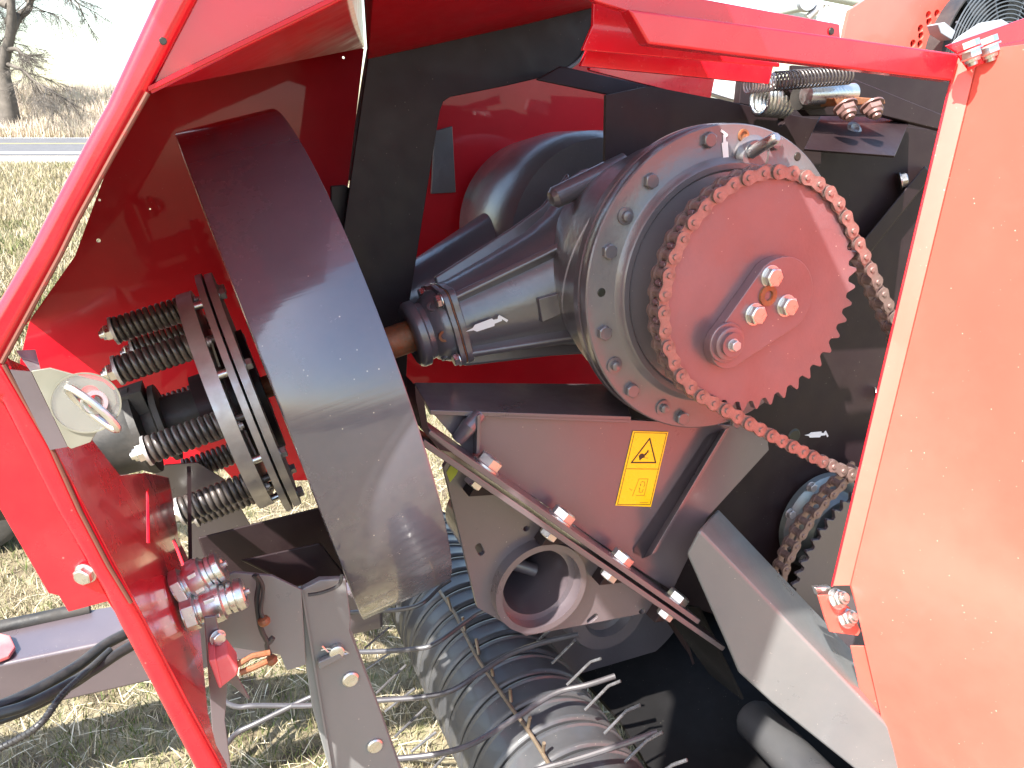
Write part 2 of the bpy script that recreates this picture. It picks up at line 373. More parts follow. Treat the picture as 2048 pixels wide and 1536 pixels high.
# cast ribs along the housing
for a0 in (45, -36, 108, -84, 165, 215):
    a0 = math.radians(a0)
    d = V((0, math.sin(a0), math.cos(a0))); t = V((0, math.cos(a0), -math.sin(a0)))
    q = [AX(-0.362) + d * 0.03, AX(-0.362) + d * 0.082, AX(-0.30) + d * 0.097, AX(-0.20) + d * 0.121, AX(-0.13) + d * 0.142, AX(-0.09) + d * 0.165, AX(-0.06) + d * 0.185, AX(-0.06) + d * 0.03]
    part('rib', MB().prism([p - t * 0.007 for p in q], t * 0.014), 'gear', gb, 0.005, 4)
bh = part('bearing_housing', MB().lathe(AX(0), X, [(-0.432, 0.028), (-0.437, 0.032), (-0.437, 0.050), (-0.433, 0.056), (-0.428, 0.058), (-0.418, 0.058), (-0.414, 0.051), (-0.405, 0.050), (-0.402, 0.054), (-0.385, 0.064), (-0.368, 0.064), (-0.368, 0.028)], 64, True), 'gear', gb)
fl = []
for k in range(64):
    a = 2 * math.pi * k / 64; r = 0.071 + 0.015 * max(0, math.cos(2 * (a - 0.72))) ** 6 + 0.015 * max(0, -math.cos(2 * (a - 0.72))) ** 6
    fl.append(AX(-0.377, r * math.cos(a), r * math.sin(a)))
part('bearing_flange', MB().prism(fl, X * 0.009), 'gear', gb, 0.001)
fl2 = [p + X * 0.0100 + (p - AX(-0.377)) * -0.02 for p in fl]
part('gasket', MB().prism(fl2, X * 0.0015), 'rust', gb)
fl3 = [p + X * 0.0118 for p in fl]
part('bearing_flange', MB().prism(fl3, X * 0.012), 'gear', gb, 0.002)
for k in range(4):
    a = 0.72 + math.pi / 2 * k
    place('bolt', BOLT_Z, gb, AX(-0.378, 0.074 * math.cos(a), 0.074 * math.sin(a)), -X, 0.9)
for k, a in enumerate((0.30, 1.25, 2.2)):
    q = [AX(-0.428), ]
    d = V((0, math.cos(a + 0.35), math.sin(a + 0.35)))
    place('plug', MB().lathe((0, 0, 0), Z, [(0, 0), (0, 0.010), (0.004, 0.010), (0.004, 0.006), (0.001, 0.005), (0.001, 0)], 20).mesh('plug', 'rust' if k == 1 else 'gear'), gb, AX(-0.392) + d * 0.0555, d)
# raised cast pad
n_ = P(1098, 618, AXW + 0.104)
sq = [P(1075, 597, AXW + 0.100), P(1118, 585, AXW + 0.109), P(1121, 628, AXW + 0.109), P(1083, 645, AXW + 0.101)]
part('cast_pad', MB().prism([p - Z * 0.014 for p in sq], Z * 0.0175), 'gear', gb, 0.002)
# breather stub behind the drum
part('breather', MB().lathe(P(1110, 395, -0.30), X + Y * 0.12, [(-0.010, 0), (-0.008, 0.012), (0.0, 0.018), (0.14, 0.021), (0.14, 0)], 28), 'gear', gb)
# bolts round the cover, where the photograph has them
for (x, y) in ((1300, 362), (1217, 503), (1207, 665), (1262, 780), (1362, 835), (1416, 280), (1548, 285), (1470, 842)):
    place('bolt', BOLT_G, gc, P(x, y, -0.087), Z, 1.18)
for (x, y) in ((1250, 432), (1228, 730), (1325, 815)):
    place('stud', MB().lathe((0, 0, 0), Z, [(-0.001, 0), (-0.001, 0.0125), (0.003, 0.0125), (0.0035, 0.0075), (0.009, 0.007), (0.010, 0.005), (0.010, 0)], 20).mesh('stud', 'gear'), gc, P(x, y, -0.087), Z)
hole_me = MB().lathe((0, 0, 0), Z, [(0.0008, 0), (0.0008, 0.0052), (0, 0.006), (0, 0.0066), (-0.001, 0.0066)], 20).mesh('blind_hole', 'black')
for (x, y) in ((1203, 585), (1595, 313)):
    place('blind_hole', hole_me, gc, P(x, y, -0.0868), Z)
place('plug', MB().lathe((0, 0, 0), Z, [(0, 0.0095), (0.003, 0.009), (0.003, 0.006), (0.001, 0.005), (0.001, 0)], 20).mesh('plug', 'rust'), gc, P(1486, 271, -0.087), Z)
vent = part('vent_cap', MB().lathe(P(1500, 312, -0.087), Z, [(0, 0), (0, 0.030), (0.006, 0.030), (0.008, 0.026), (0.012, 0.022), (0.012, 0)], 36), 'gear', gc)
pv = P(1502, 306, -0.074)
part('vent_pin', MB().tube([pv, pv + V((0.006, 0.010, 0.022)), pv + V((0.012, 0.018, 0.040)), pv + V((0.013, 0.020, 0.044))], [0.009, 0.0088, 0.0085, 0.006], 18), 'zinc', gc)
# rear part of the casing
part('rear_casing', MB().lathe(P(1165, 470, -0.62), Z, [(-0.30, 0), (-0.30, 0.16), (-0.24, 0.20), (-0.10, 0.215), (0.05, 0.215), (0.08, 0.20), (0.08, 0)], 96), 'gear', gb)
part('rear_housing', MB().tube([P(1160, 470, -0.66), P(1000, 520, -0.66), P(850, 590, -0.66), P(760, 620, -0.66)], [0.16, 0.105, 0.075, 0.07], 48), 'gear', gb)

# ---------------------------------------------------------------- grease gun decals
GUN = [(0, 0.0), (0.18, 0.03), (0.24, 0.085), (0.66, 0.10), (0.68, 0.055), (0.78, 0.045), (0.80, 0.10), (0.84, 0.12), (1.0, -0.06), (0.955, -0.10), (0.87, 0.01), (0.86, -0.03), (0.68, -0.04), (0.66, -0.09), (0.24, -0.085), (0.18, -0.03)]
def decal(p0, p1, nrm, parent, sc=1.0, flip=1, lift=0.0012):
    p0, p1 = V(p0), V(p1); ax = p1 - p0; Ln = ax.length; ax.normalize(); sd = V(nrm).cross(ax).normalized() * flip
    q = [p0 + ax * Ln * a + sd * Ln * b * sc for a, b in GUN]
    b = MB(); f = V(nrm).normalized()
    b.prism([p + f * (lift - 0.0006) for p in q], f * 0.0006)
    return part('grease_decal', b, 'white', parent)
c0, c1 = P(931, 662, AXW + 0.078), P(1014, 634, AXW + 0.094)
nn = (V((0, 0, 1)) + X * -0.2).normalized()
decal(c0, c1, nn, gb, 1.0, 1, 0.004)
decal(P(1453, 337, -0.087), P(1446, 258, -0.087), Z, gc, 1.0, -1)

# ---------------------------------------------------------------- big sprocket
def sprocket(parent, c, rp, teeth, m, t=0.010, rot=0.0):
    pts = []
    for k in range(teeth):
        for (f, r) in ((0.0, rp - 0.0078), (0.14, rp - 0.0070), (0.26, rp - 0.001), (0.40, rp + 0.0062), (0.46, rp + 0.0072), (0.54, rp + 0.0072), (0.60, rp + 0.0062), (0.74, rp - 0.001), (0.86, rp - 0.0070)):
            a = rot + 2 * math.pi * (k + f) / teeth
            pts.append(V(c) + V((math.cos(a), math.sin(a), 0)) * r)
    return part('sprocket', MB().prism([p - Z * t / 2 for p in pts], Z * t), m, parent, 0.0012, 1)
NT = 42; PITCHC = 0.0254; RP = PITCHC / (2 * math.sin(math.pi / NT))
C0 = V((0, 0, 0))
# chain path in the plane of the sprocket
PA = P(1792, 668, 0.0); PB = P(1790, 985, 0.0)
def tangent(p, r, side):
    d = p.length; b = math.atan2(p.y, p.x); a = math.acos(r / d); return b + side * a
ta = tangent(PA, RP, 1); tb = tangent(PB, RP, -1)
while tb < ta: tb += 2 * math.pi
# chain runs: PA -> ta -> (counter clockwise over the top and left) -> tb -> PB
ARC = tb - ta
rot0 = ta
sp = sprocket(baler, C0, RP, NT, 'sprocket', 0.012, rot0)
def sta(c0, c1, r0, r1, n=16):
    c0, c1 = V(c0), V(c1); d = (c1 - c0).normalized(); s_ = Z.cross(d)
    a = [c1 + (d * math.sin(t) - s_ * math.cos(t)) * r1 for t in [math.pi * k / n for k in range(n + 1)]]
    b = [c0 + (-d * math.sin(t) + s_ * math.cos(t)) * r0 for t in [math.pi * k / n for k in range(n + 1)]]
    return a + b
z1 = 0.0058
pA, pB_ = P(1545, 590, z1), P(1446, 686, z1)
sl_ = part('lock_plate', MB().prism(sta(pB_, pA, 0.034, 0.058), Z * 0.018), 'sprocket', sp, 0.0015, 2)
z2 = z1 + 0.0182
for (x, y) in ((1540, 553), (1571, 611), (1508, 628)):
    place('bolt', BOLT_Z, sp, P(x, y, z2 - 0.001), Z, 1.15, V((0.3, 1, 0)))
part('shaft_end', MB().lathe(P(1535, 591, z2), Z, [(0, 0.015), (0.003, 0.0145), (0.0032, 0.0075), (-0.006, 0.006), (-0.006, 0)], 30), 'rust', sp)
q = P(1450, 684, z2)
part('pin_washer', MB().lathe(q, Z, [(0, 0), (0, 0.029), (0.005, 0.029), (0.006, 0.028), (0.006, 0.024), (0.012, 0.0235), (0.013, 0.022), (0.013, 0.017), (0.0185, 0.017), (0.0185, 0.013), (0.0185, 0)], 48), 'sprocket', sp)
place('bolt', BOLT_S, sp, q + Z * 0.018, Z, 0.72)

# ---------------------------------------------------------------- roller chain
def fig8(r=0.0106, wst=0.0070, z0=0.0, t=0.0032, holes=False):
    h = PITCHC / 2; out = []
    for k in range(11):
        a = math.radians(-118 + 236 * k / 10); out.append(V((h + r * math.cos(a), r * math.sin(a), z0)))
    out.append(V((0, wst, z0)))
    for k in range(11):
        a = math.radians(180 - 118 + 236 * k / 10); out.append(V((-h + r * math.cos(a), r * math.sin(a), z0)))
    out.append(V((0, -wst, z0)))
    return out, V((0, 0, t))
def chain_meshes(m):
    o_ = MB()
    for z0 in (0.0118, -0.0150): o_.prism(*fig8(0.0104, 0.0070, z0))
    for sx in (-1, 1): o_.lathe(V((sx * PITCHC / 2, 0, 0)), Z, [(-0.0165, 0), (-0.0165, 0.0036), (-0.0155, 0.0042), (0.0155, 0.0042), (0.0172, 0.0034), (0.0172, 0)], 12)
    i_ = MB()
    for z0 in (0.0082, -0.0114): i_.prism(*fig8(0.0106, 0.0074, z0))
    for sx in (-1, 1): i_.lathe(V((sx * PITCHC / 2, 0, 0)), Z, [(-0.0080, 0), (-0.0080, 0.0076), (0.0080, 0.0076), (0.0080, 0)], 14)
    return o_.mesh('chain_link', m, 30), i_.mesh('chain_link', m, 30)
CHO, CHI = chain_meshes('chain')
pts = [PA]
for k in range(400): 
    pass
tA = V((math.cos(ta), math.sin(ta), 0)) * RP; tB = V((math.cos(tb), math.sin(tb), 0)) * RP
nfree = int((PA - tA).length / PITCHC)
dA = (PA - tA).normalized()
path = [tA + dA * PITCHC * k for k in range(nfree + 2, 0, -1)]
st_ = 2 * math.pi / NT; na = int(ARC / st_)
path += [V((math.cos(ta + st_ * k), math.sin(ta + st_ * k), 0)) * RP for k in range(na + 1)]
last = path[-1]
# sag a little on the straight run at the bottom
dB = PB - last; nb = int(dB.length / PITCHC)
for k in range(1, nb + 1):
    f = k / nb; path.append(last + dB.normalized() * PITCHC * k + V((0, -0.010 * math.sin(math.pi * f), 0)))
chain = None
def chain_run(name, path, parent, dup_me=(CHO, CHI)):
    root = None
    for k in range(len(path) - 1):
        a, b = path[k], path[k + 1]; mid = (a + b) / 2
        me = dup_me[k % 2]; tw = random.uniform(-0.02, 0.02)
        if root is None:
            root = place(name, me, parent, mid, Z, 1.0, b - a); continue
        place('chain_link', me, root, mid, V((tw, tw * 0.7, 1)), 1.0, b - a)
    return root
chain_run('roller_chain', path, baler)

# ---------------------------------------------------------------- lower drive: second sprocket, chain and silver hub
W2 = -0.20
c2 = P(1790, 1170, W2)
rp2 = (P(1632, 1062, W2) - c2).length * 0.97
n2 = max(20, int(2 * math.pi * rp2 / PITCHC)); rp2 = PITCHC / (2 * math.sin(math.pi / n2))
s2 = sprocket(baler, c2, rp2, n2, 'plate', 0.009)
hub2 = part('bearing_hub', MB().lathe(P(1640, 1040, -0.29), Z, [(0.0, 0.115), (0.012, 0.112), (0.02, 0.098), (0.024, 0.082), (0.04, 0.076), (0.055, 0.070), (0.06, 0.06), (0.06, 0)], 64), 'hub', baler)
for a in (100, 145, 190, 235): 
    d = V((math.cos(math.radians(a)), math.sin(math.radians(a)), 0))
    place('bolt', BOLT_S, hub2, P(1640, 1040, -0.268) + d * 0.096, Z, 0.9)
c3 = P(1765, 1150, W2 + 0.03); r3 = (P(1590, 1075, W2 + 0.03) - c3).length * 1.0
stp = PITCHC / r3
chain_run('roller_chain', [c3 + V((math.cos(a), math.sin(a), 0)) * r3 for a in [1.75 + stp * k for k in range(int(2.2 / stp))]], baler)

# ---------------------------------------------------------------- base bracket below the gearbox
WB = -0.135
web = part('gearbox_bracket', MB().prism(PL([(868, 829), (1000, 828), (1260, 840), (1500, 852), (1532, 850), (1538, 900), (1415, 1035), (1345, 1182), (1290, 1148), (930, 900)], WB), -Z * 0.010), 'plate', baler, 0.001)
part('bracket_shelf', MB().hull8([P(828, 765, -0.30), P(1240, 768, -0.30), P(1238, 776, -0.30), P(828, 773, -0.30)], [P(860, 820, WB + 0.012), P(1262, 833, WB + 0.012), P(1262, 842, WB + 0.012), P(860, 830, WB + 0.012)]), 'plate', web, 0.001)
part('bracket_lip', MB().prism(PL([(1000, 829), (1262, 838), (1262, 846), (1000, 836)], WB + 0.012), -Z * 0.012), 'plate', web, 0.0008)
# doubler ridge and gusset rails
part('weld_rail', MB().hull8(PL([(1415, 872), (1437, 862), (1440, 868), (1420, 880)], WB + 0.003) , PL([(1268, 1098), (1290, 1108), (1294, 1116), (1270, 1108)], WB + 0.003)), 'plate', web)
part('gusset', MB().prism([P(1440, 862, WB), P(1452, 857, WB + 0.03), P(1302, 1110, WB + 0.03), P(1284, 1118, WB)], V((0.010, 0.0, 0.0))), 'plate', web, 0.001)
part('gusset', MB().prism([P(958, 822, WB), P(962, 828, WB + 0.03), P(960, 905, WB + 0.03), P(952, 905, WB)], V((-0.006, 0.0, 0.0))), 'plate', web, 0.001)
part('weld_bead', MB().tube([P(960, 828, WB + 0.012), P(938, 852, WB + 0.018), P(915, 880, WB + 0.012)], [0.010, 0.013, 0.010], 12), 'gear', web)
# bolted flanges: two layers
F0, F1 = (846, 862), (1460, 1296)
nv = (P(1159, 1030, WB) - P(1143, 1053, WB)).normalized()        # upward normal of the flange
al = (P(1460, 1296, WB) - P(846, 862, WB)).normalized()
nv = (nv - al * nv.dot(al)).normalized()
WF = WB + 0.068
WL = -0.165
def flange(pa, pb, lift, t, wf, m='plate', w0=WB - 0.002):
    a, b = P(*pa, wf), P(*pb, wf)
    return MB().hull8([a + nv * lift, a + nv * (lift + t), V((a.x, a.y, w0)) + nv * (lift + t), V((a.x, a.y, w0)) + nv * lift],
                      [b + nv * lift, b + nv * (lift + t), V((b.x, b.y, w0)) + nv * (lift + t), V((b.x, b.y, w0)) + nv * lift])
part('bolted_flange', flange((852, 872), (1395, 1250), 0.001, 0.009, WF), 'plate', web, 0.0012)
part('bolted_flange', flange((850, 878), (1452, 1294), -0.010, 0.009, WF), 'plate', web, 0.0012)
part('flange_tip', MB().prism(PL([(830, 770), (848, 800), (858, 868), (905, 905), (880, 900), (845, 860), (832, 800)], WF), -Z * 0.05), 'dark', web)
for (hx, hy) in ((985, 912), (1133, 1018), (1252, 1102), (1363, 1182)):
    # stand each bolt on the flange
    p = P(hx - 8, hy + 14, WB + 0.036)
    a = P(852, 872, WF); s_ = (p - a).dot(nv); p = p - nv * s_ + nv * 0.010
    place('bolt', BOLT_Z, web, p, nv, 1.6, V((0.3, 0, 1)))
    place('bolt', BOLT_Z, web, p - nv * 0.0205, -nv, 1.25, V((0.1, 0, 1)))
    # small welded gusset under the flange
    t0 = p - nv * 0.020 + al * 0.026; t0.z = WL + 0.001
    part('gusset', MB().prism([t0, t0 + al * 0.055, t0 + al * 0.004 - nv * 0.036], Z * 0.030), 'dark', web, 0.001)
# lower plate with the tube through it
WL = -0.165
outer = PL([(887, 935), (900, 912), (925, 905), (1340, 1198), (1322, 1220), (1052, 1272), (955, 1215)], WL)
cc = P(1074, 1166, WL); rr = 0.0735
holes = [circ(cc, rr, X, Y, 48)]
def slot(x, y, w_, L_, r_, ang):
    c = P(x, y, w_); d = V((math.cos(ang), math.sin(ang), 0))
    return sta(c - d * L_, c + d * L_, r_, r_, 8)
holes += [slot(960, 1099, WL, 0.006, 0.006, 1.7), slot(1185, 1237, WL, 0.006, 0.006, 0.25), slot(1284, 1222, WL, 0.001, 0.0055, 0), slot(1053, 1057, WL, 0.001, 0.005, 0)]
lp = part('tube_plate', MB().holeplate(outer, holes, -Z * 0.010), 'plate', baler, 0.001)
part('tube_socket', MB().lathe(cc, Z, [(0.022, rr - 0.001), (0.022, rr + 0.010), (-0.002, rr + 0.011), (-0.002, rr - 0.012), (-0.30, rr - 0.012), (-0.30, rr - 0.006), (-0.004, rr - 0.0008)], 72, True), 'plate', lp)
part('tube_bottom', MB().lathe(cc - Z * 0.16, Z, [(0, 0), (0, rr - 0.012), (-0.004, rr - 0.012)], 40), 'dark', lp)
part('rod', MB().tube([cc + V((-0.05, 0.015, -0.12)), cc + V((0.03, -0.05, -0.10))], 0.012, 12), 'plate', lp)
part('chalk_mark', MB().prism(PL([(893, 945), (905, 925), (922, 930), (912, 950), (900, 965)], WL + 0.0012), -Z * 0.001), 'greenp', lp)
# behind the lower plate: dark frame with big pulleys
part('cross_tube', MB().lathe(P(1210, 1215, -0.38), Z, [(-0.3, 0), (-0.3, 0.10), (0.0, 0.10), (0.02, 0.09), (0.02, 0.06), (0.0, 0.055), (0.0, 0)], 64), 'gear', baler)
part('cam_disc', MB().lathe(P(1230, 1185, -0.50), Z, [(-0.02, 0), (-0.02, 0.215), (0.0, 0.22), (0.02, 0.215), (0.02, 0.0)], 96), 'gear', baler)

# ---------------------------------------------------------------- side plate right of the gearbox
WS = -0.30
part('side_plate', MB().holeplate(PL([(1212, 190), (1300, 172), (1440, 198), (1540, 222), (1620, 236), (1900, 262), (1960, 270), (1960, 800), (1820, 1260), (1600, 1300), (1330, 1190), (1240, 1000), (1205, 600)], WS),
     [circ(P(1562, 243, WS), 0.0085, X, Y, 16)], -Z * 0.008), 'dark', baler, 0.001)
part('frame_rail', MB().hull8([P(1850, 330, -0.27), P(1866, 350, -0.27), P(1866, 350, -0.295), P(1850, 330, -0.295)], [P(1380, 900, -0.27), P(1400, 930, -0.27), P(1400, 930, -0.295), P(1380, 900, -0.295)]), 'dark', baler, 0.004)
part('frame_rail', MB().hull8([P(1120, 132, -0.40), P(1070, 160, -0.40), P(1070, 160, -0.46), P(1120, 132, -0.46)], [P(1600, 236, -0.30), P(1560, 262, -0.30), P(1560, 262, -0.36), P(1600, 236, -0.36)]), 'dark', baler, 0.003)
part('side_step', MB().hull8([P(1640, 232, -0.24), P(1822, 236, -0.24), P(1820, 240, -0.29), P(1640, 236, -0.29)], [P(1608, 298, -0.10), P(1790, 312, -0.10), P(1788, 316, -0.11), P(1606, 302, -0.11)]), 'dark', baler, 0.002)
part('side_dimple', MB().lathe(P(1708, 258, -0.19), V((0, 0.5, 0.8)), [(0, 0), (0.004, 0.008), (0.001, 0.014)], 20), 'gear', baler)
for (x, y, ww) in ((1800, 362, -0.29), (1752, 790, -0.29)): place('bolt', BOLT_Z, baler, P(x, y, ww), V((0.9, 0.1, 0.7)), 1.2)
place('blind_hole', hole_me, baler, P(1588, 872, WS + 0.0005), Z, 2.6)
decal(P(1608, 870, WS), P(1657, 868, WS), Z, baler, 1.0, 1, 0.0015)
part('rear_plate', MB().prism(PL([(1585, 130), (1700, 140), (1905, 165), (1905, 268), (1580, 240)], -0.42), -Z * 0.01), 'dark', baler, 0.001)
part('pivot_arm', MB().prism(PL([(1560, 160), (1690, 150), (1900, 235), (1890, 262), (1760, 230), (1620, 232), (1590, 200)], -0.21), -Z * 0.02), 'dark', baler, 0.002)
part('clamp_plate', MB().prism(PL([(1668, 196), (1690, 192), (1770, 198), (1772, 208), (1676, 212)], -0.14), -Z * 0.05), 'rust', baler, 0.002)
for (x, y) in ((1690, 212), (1743, 210)): 
    place('nut', NUT_R, baler, P(x, y, -0.125), V((-0.2, -0.75, 0.6)), 1.35)
part('roller_pin', MB().cyl(P(1612, 190, -0.17), P(1706, 186, -0.17), 0.0155, None, 28), 'zinc', baler)
part('roller_pin', MB().cyl(P(1596, 196, -0.19), P(1646, 194, -0.19), 0.019, None, 28), 'rubber', baler)
def hspring(x0, y0, x1, y1, ww, R_, r_, turns, m):
    return part('tension_spring', MB().spring(P(x0, y0, ww), P(x1, y1, ww), R_, r_, turns), m, baler)
hspring(1545, 163, 1700, 150, -0.14, 0.0135, 0.0015, 22, 'spring')
hspring(1494, 170, 1545, 164, -0.145, 0.0125, 0.0016, 9, 'steel')
hspring(1520, 196, 1574, 200, -0.25, 0.027, 0.0042, 7, 'zinc')
part('white_tank', MB().prism(PL([(1432, 150), (1482, 158), (1480, 205), (1420, 186)], -0.50), -Z * 0.03), 'white', baler, 0.003)
part('tank_plate', MB().prism(PL([(1484, 150), (1585, 165), (1575, 228), (1478, 208)], -0.45), -Z * 0.02), 'dark', baler, 0.003)

# ---------------------------------------------------------------- red inner wall and dark bracket
part('inner_wall', MB().prism(PL([(792, 60), (1300, 60), (1300, 560), (1420, 800), (760, 800), (760, 400)], -0.98), -Z * 0.006), 'redin', baler)
part('wall_reflection', MB().prism(PL([(868, 262), (905, 252), (912, 385), (862, 388)], -0.968), -Z * 0.008), 'gear', baler, 0.002)  # grey patch put in for a reflection on the red wall
WK = -0.50
br = [(737, 112), (900, 75), (1050, 42), (1195, 8)]
edge_in = [(1188, 50), (1172, 100), (1150, 128), (1115, 148), (1010, 172), (900, 194), (887, 203), (880, 222), (872, 270), (845, 440), (820, 600), (812, 780), (650, 780), (690, 440)]
bk = part('side_bracket', MB().prism(PL(br + edge_in, WK), -Z * 0.008), 'dark', baler, 0.0015, 2)
tip = [(1195, 8), (1188, 50), (1172, 100), (1150, 128), (1115, 148)]
part('bracket_rim', MB().tube(catmull(PL(tip, WK + 0.004), 5), 0.0035, 8), 'light', bk)
part('bracket_foot', MB().hull8([P(1190, 2, WK), P(1252, 16, WK), P(1250, 26, WK), P(1196, 12, WK)], [P(1190, 2, WK - 0.06), P(1252, 16, WK - 0.06), P(1250, 26, WK - 0.06), P(1196, 12, WK - 0.06)]), 'dark', bk, 0.001)
place('bolt', BOLT_Z, bk, P(1204, 34, WK - 0.03), V((0.1, -1, 0.3)), 1.5)
part('fixing_tab', MB().prism(PL([(662, 372), (690, 370), (705, 380), (700, 470), (662, 470)], WK - 0.03), -Z * 0.01), 'dark', bk, 0.002)

# ---------------------------------------------------------------- hood over the flywheel
WH = -0.86
hood_out = PL([(335, 20), (470, 40), (728, 97), (716, 200), (688, 440), (690, 960), (470, 962), (440, 930), (380, 968), (330, 930), (215, 900), (60, 900), (40, 720), (60, 640), (150, 512), (250, 240)], WH)
hholes = [circ(P(x, y, WH), r_, X, Y, 10) for (x, y, r_) in ((197, 481, 0.004), (199, 400, 0.0022), (300, 418, 0.0018), (687, 115, 0.0028), (688, 73, 0.0022))]
hood = part('flywheel_hood', MB().holeplate(hood_out, hholes, -Z * 0.004), 'redin', baler)
# left wall: the front of the hood, from its rim back to the back wall
Wr = 0.20
ra, rb, rc = P(345, -60, Wr), P(300, 180, Wr), P(0, 720, Wr)
ra = P(420, -60, Wr)
def back(p, w_=WH): return V((p.x, p.y, w_))
part('hood_front', MB().hull8([P(302, 172, Wr - 0.006), P(296, 172, Wr - 0.006), P(-8, 720, Wr - 0.006), P(-4, 720, Wr - 0.006)], [P(341, 10, WH), P(337, 10, WH), P(56, 640, WH), P(60, 640, WH)]), 'redin', hood)
# roof of the hood in two sheets with a seam
part('hood_roof', MB().prism([P(298, 182, 0.196), P(700, -14, 0.196), P(722, -30, -0.30), P(729, 95, WH), P(333, 20, WH)], V((0, 0.003, 0))), 'redin', hood)
part('hood_roof', MB().prism([P(726, -40, -0.30), P(736, 118, -0.50), P(900, 82, -0.50), P(1050, 49, -0.50), P(1200, 12, -0.50), P(1290, -60, -0.2), P(760, -160, 0.0)], V((0, 0.003, 0))), 'redin', hood)
part('inner_sun_block', MB().prism([V((-0.36, 0.62, -0.51)), V((0.60, 0.62, -0.51)), V((0.60, 0.62, -1.05)), V((-0.36, 0.62, -1.05))], V((0, 0.003, 0))), 'dark', baler)  # unseen sheets added overhead to keep sun off the inner wall
part('inner_sun_block', MB().prism([V((-0.30, 0.47, -0.515)), V((0.12, 0.47, -0.515)), V((0.12, 0.62, -0.515)), V((-0.30, 0.62, -0.515))], V((0, 0, -0.003))), 'dark', baler)
part('hood_sun_block', MB().prism([V((-0.59, 0.60, -0.95)), V((-0.30, 0.60, -0.95)), V((-0.30, 0.60, -0.30)), V((-0.59, 0.60, -0.30))], V((0, 0.003, 0))), 'redin', hood)  # unseen sheet added above the seam to keep the sun out
part('seam_light_strip', MB().tube([P(737, 100, -0.515), P(727, 160, -0.54), P(712, 260, -0.60), P(700, 360, -0.64)], 0.0035, 8), 'light', hood)  # pale strip standing in for daylight leaking through the seam
# side face above the opening: facing the viewer, sunlit
part('hood_gusset', MB().prism(PL([(395, -5), (330, 120), (300, 180), (470, 96), (640, 14), (700, -16), (700, -120), (460, -120)], 0.19), -Z * 0.005), 'red', hood, 0.001)
part('hood_lip', MB().tube(PL([(300, 181), (470, 97), (640, 15), (720, -25)], 0.189), 0.0025, 8), 'red', hood)
# rim: folded channel
rim1 = [(322, -30), (213, 207), (167, 290), (60, 493), (-60, 700), (-30, 768), (4, 724), (120, 512), (155, 440), (296, 182), (408, -30)]
part('hood_rim', MB().prism(PL(rim1, Wr), -Z * 0.035), 'red', hood, 0.008, 4)
part('rim_edge', MB().tube(PL([(296, 186), (225, 312), (155, 440), (120, 512), (4, 726)], Wr - 0.0002), 0.0019, 8), 'rustrim', hood)
place('rivet_hole', hole_me, hood, P(326, 82, Wr + 0.0005), Z, 0.42)
rim2 = [(-60, 720), (5, 727), (100, 887), (160, 1022), (217, 1131), (283, 1240), (367, 1404), (460, 1570), (405, 1570), (307, 1381), (240, 1254), (207, 1184), (113, 1024), (0, 800), (-60, 800)]
part('hood_rim', MB().prism(PL(rim2, Wr), -Z * 0.030), 'red', hood, 0.006, 4)
part('rim_edge', MB().tube(PL([(8, 729), (100, 889), (160, 1022), (217, 1131), (262, 1205)], Wr - 0.0002), 0.0019, 8), 'rustrim', hood)
# outside sheet, left of the rim
part('hood_skirt', MB().prism(PL([(-80, 740), (0, 790), (113, 1010), (240, 1240), (215, 1203), (137, 1224), (117, 1191), (97, 1187), (-5, 1010), (-80, 880)], Wr - 0.03), -Z * 0.004), 'red', hood, 0.001)
place('bolt', BOLT_Z, hood, P(172, 1146, Wr - 0.028), V((-0.5, 0, 1)), 0.7)
# web plate inside the rim with slots for the couplings
UW = -0.852
def PU(pts, u=UW): return [P(x, y, u=u) for x, y in pts]
n0, n1 = P(4, 726, u=UW), P(446, 1545, u=UW)
webo = [V((UW, n0.y, 0.195)), V((UW, n1.y, 0.195))] + PU([(440, 1520), (416, 1424), (404, 1300), (398, 1224), (388, 1140), (358, 1078), (346, 1000)]) + PU([(338, 955), (293, 945), (240, 950), (187, 882), (128, 800), (60, 735)])
hslots = [PU([(293, 985), (298, 975), (300, 1085), (294, 1085)]), PU([(345, 1082), (350, 1078), (374, 1140), (368, 1143)])]
part('hood_web', MB().holeplate(webo, hslots, -X * 0.004), 'red', hood, 0.001)
part('hood_brace', MB().prism(PL([(300, 960), (330, 930), (395, 925), (450, 960), (540, 1120), (400, 1160), (385, 1130), (380, 1005), (300, 1075)], -0.42), -Z * 0.004), 'plate', hood, 0.001)
part('stay_strap', MB().prism(PL([(374, 945), (382, 945), (385, 1150), (377, 1150)], -0.05), -Z * 0.02), 'dark', hood)

# ---------------------------------------------------------------- latch plate with ring and clear disc
WLt = 0.215
lt = part('latch_plate', MB().holeplate(PL([(62, 742), (100, 736), (180, 758), (206, 764), (228, 782), (234, 806), (215, 832), (190, 870), (182, 884), (142, 898), (135, 893)], WLt),
          [sta(P(180, 788, WLt), P(192, 822, WLt), 0.007, 0.007, 8)], -Z * 0.0022), 'latch', baler, 0.0006)
part('latch_stem', MB().prism([P(62, 744, WLt), P(32, 702, WLt - 0.03), P(70, 700, WLt - 0.05), P(82, 745, WLt - 0.01)], -Z * 0.002), 'steel', lt)
part('latch_back', MB().prism(PL([(62, 744), (135, 894), (100, 900), (20, 740)], WLt - 0.012), -Z * 0.002), 'plate', lt)
lcirc = P(172, 806, WLt + 0.001)
part('wear_ring', MB().lathe(lcirc, Z, [(0.0, 0.0240), (0.0, 0.0252), (0.0010, 0.0252), (0.0010, 0.0240)], 48, True), 'latch', lt)
dm = bpy.data.materials.new('clear_plastic'); dm.use_nodes = True; db_ = dm.node_tree.nodes['Principled BSDF']
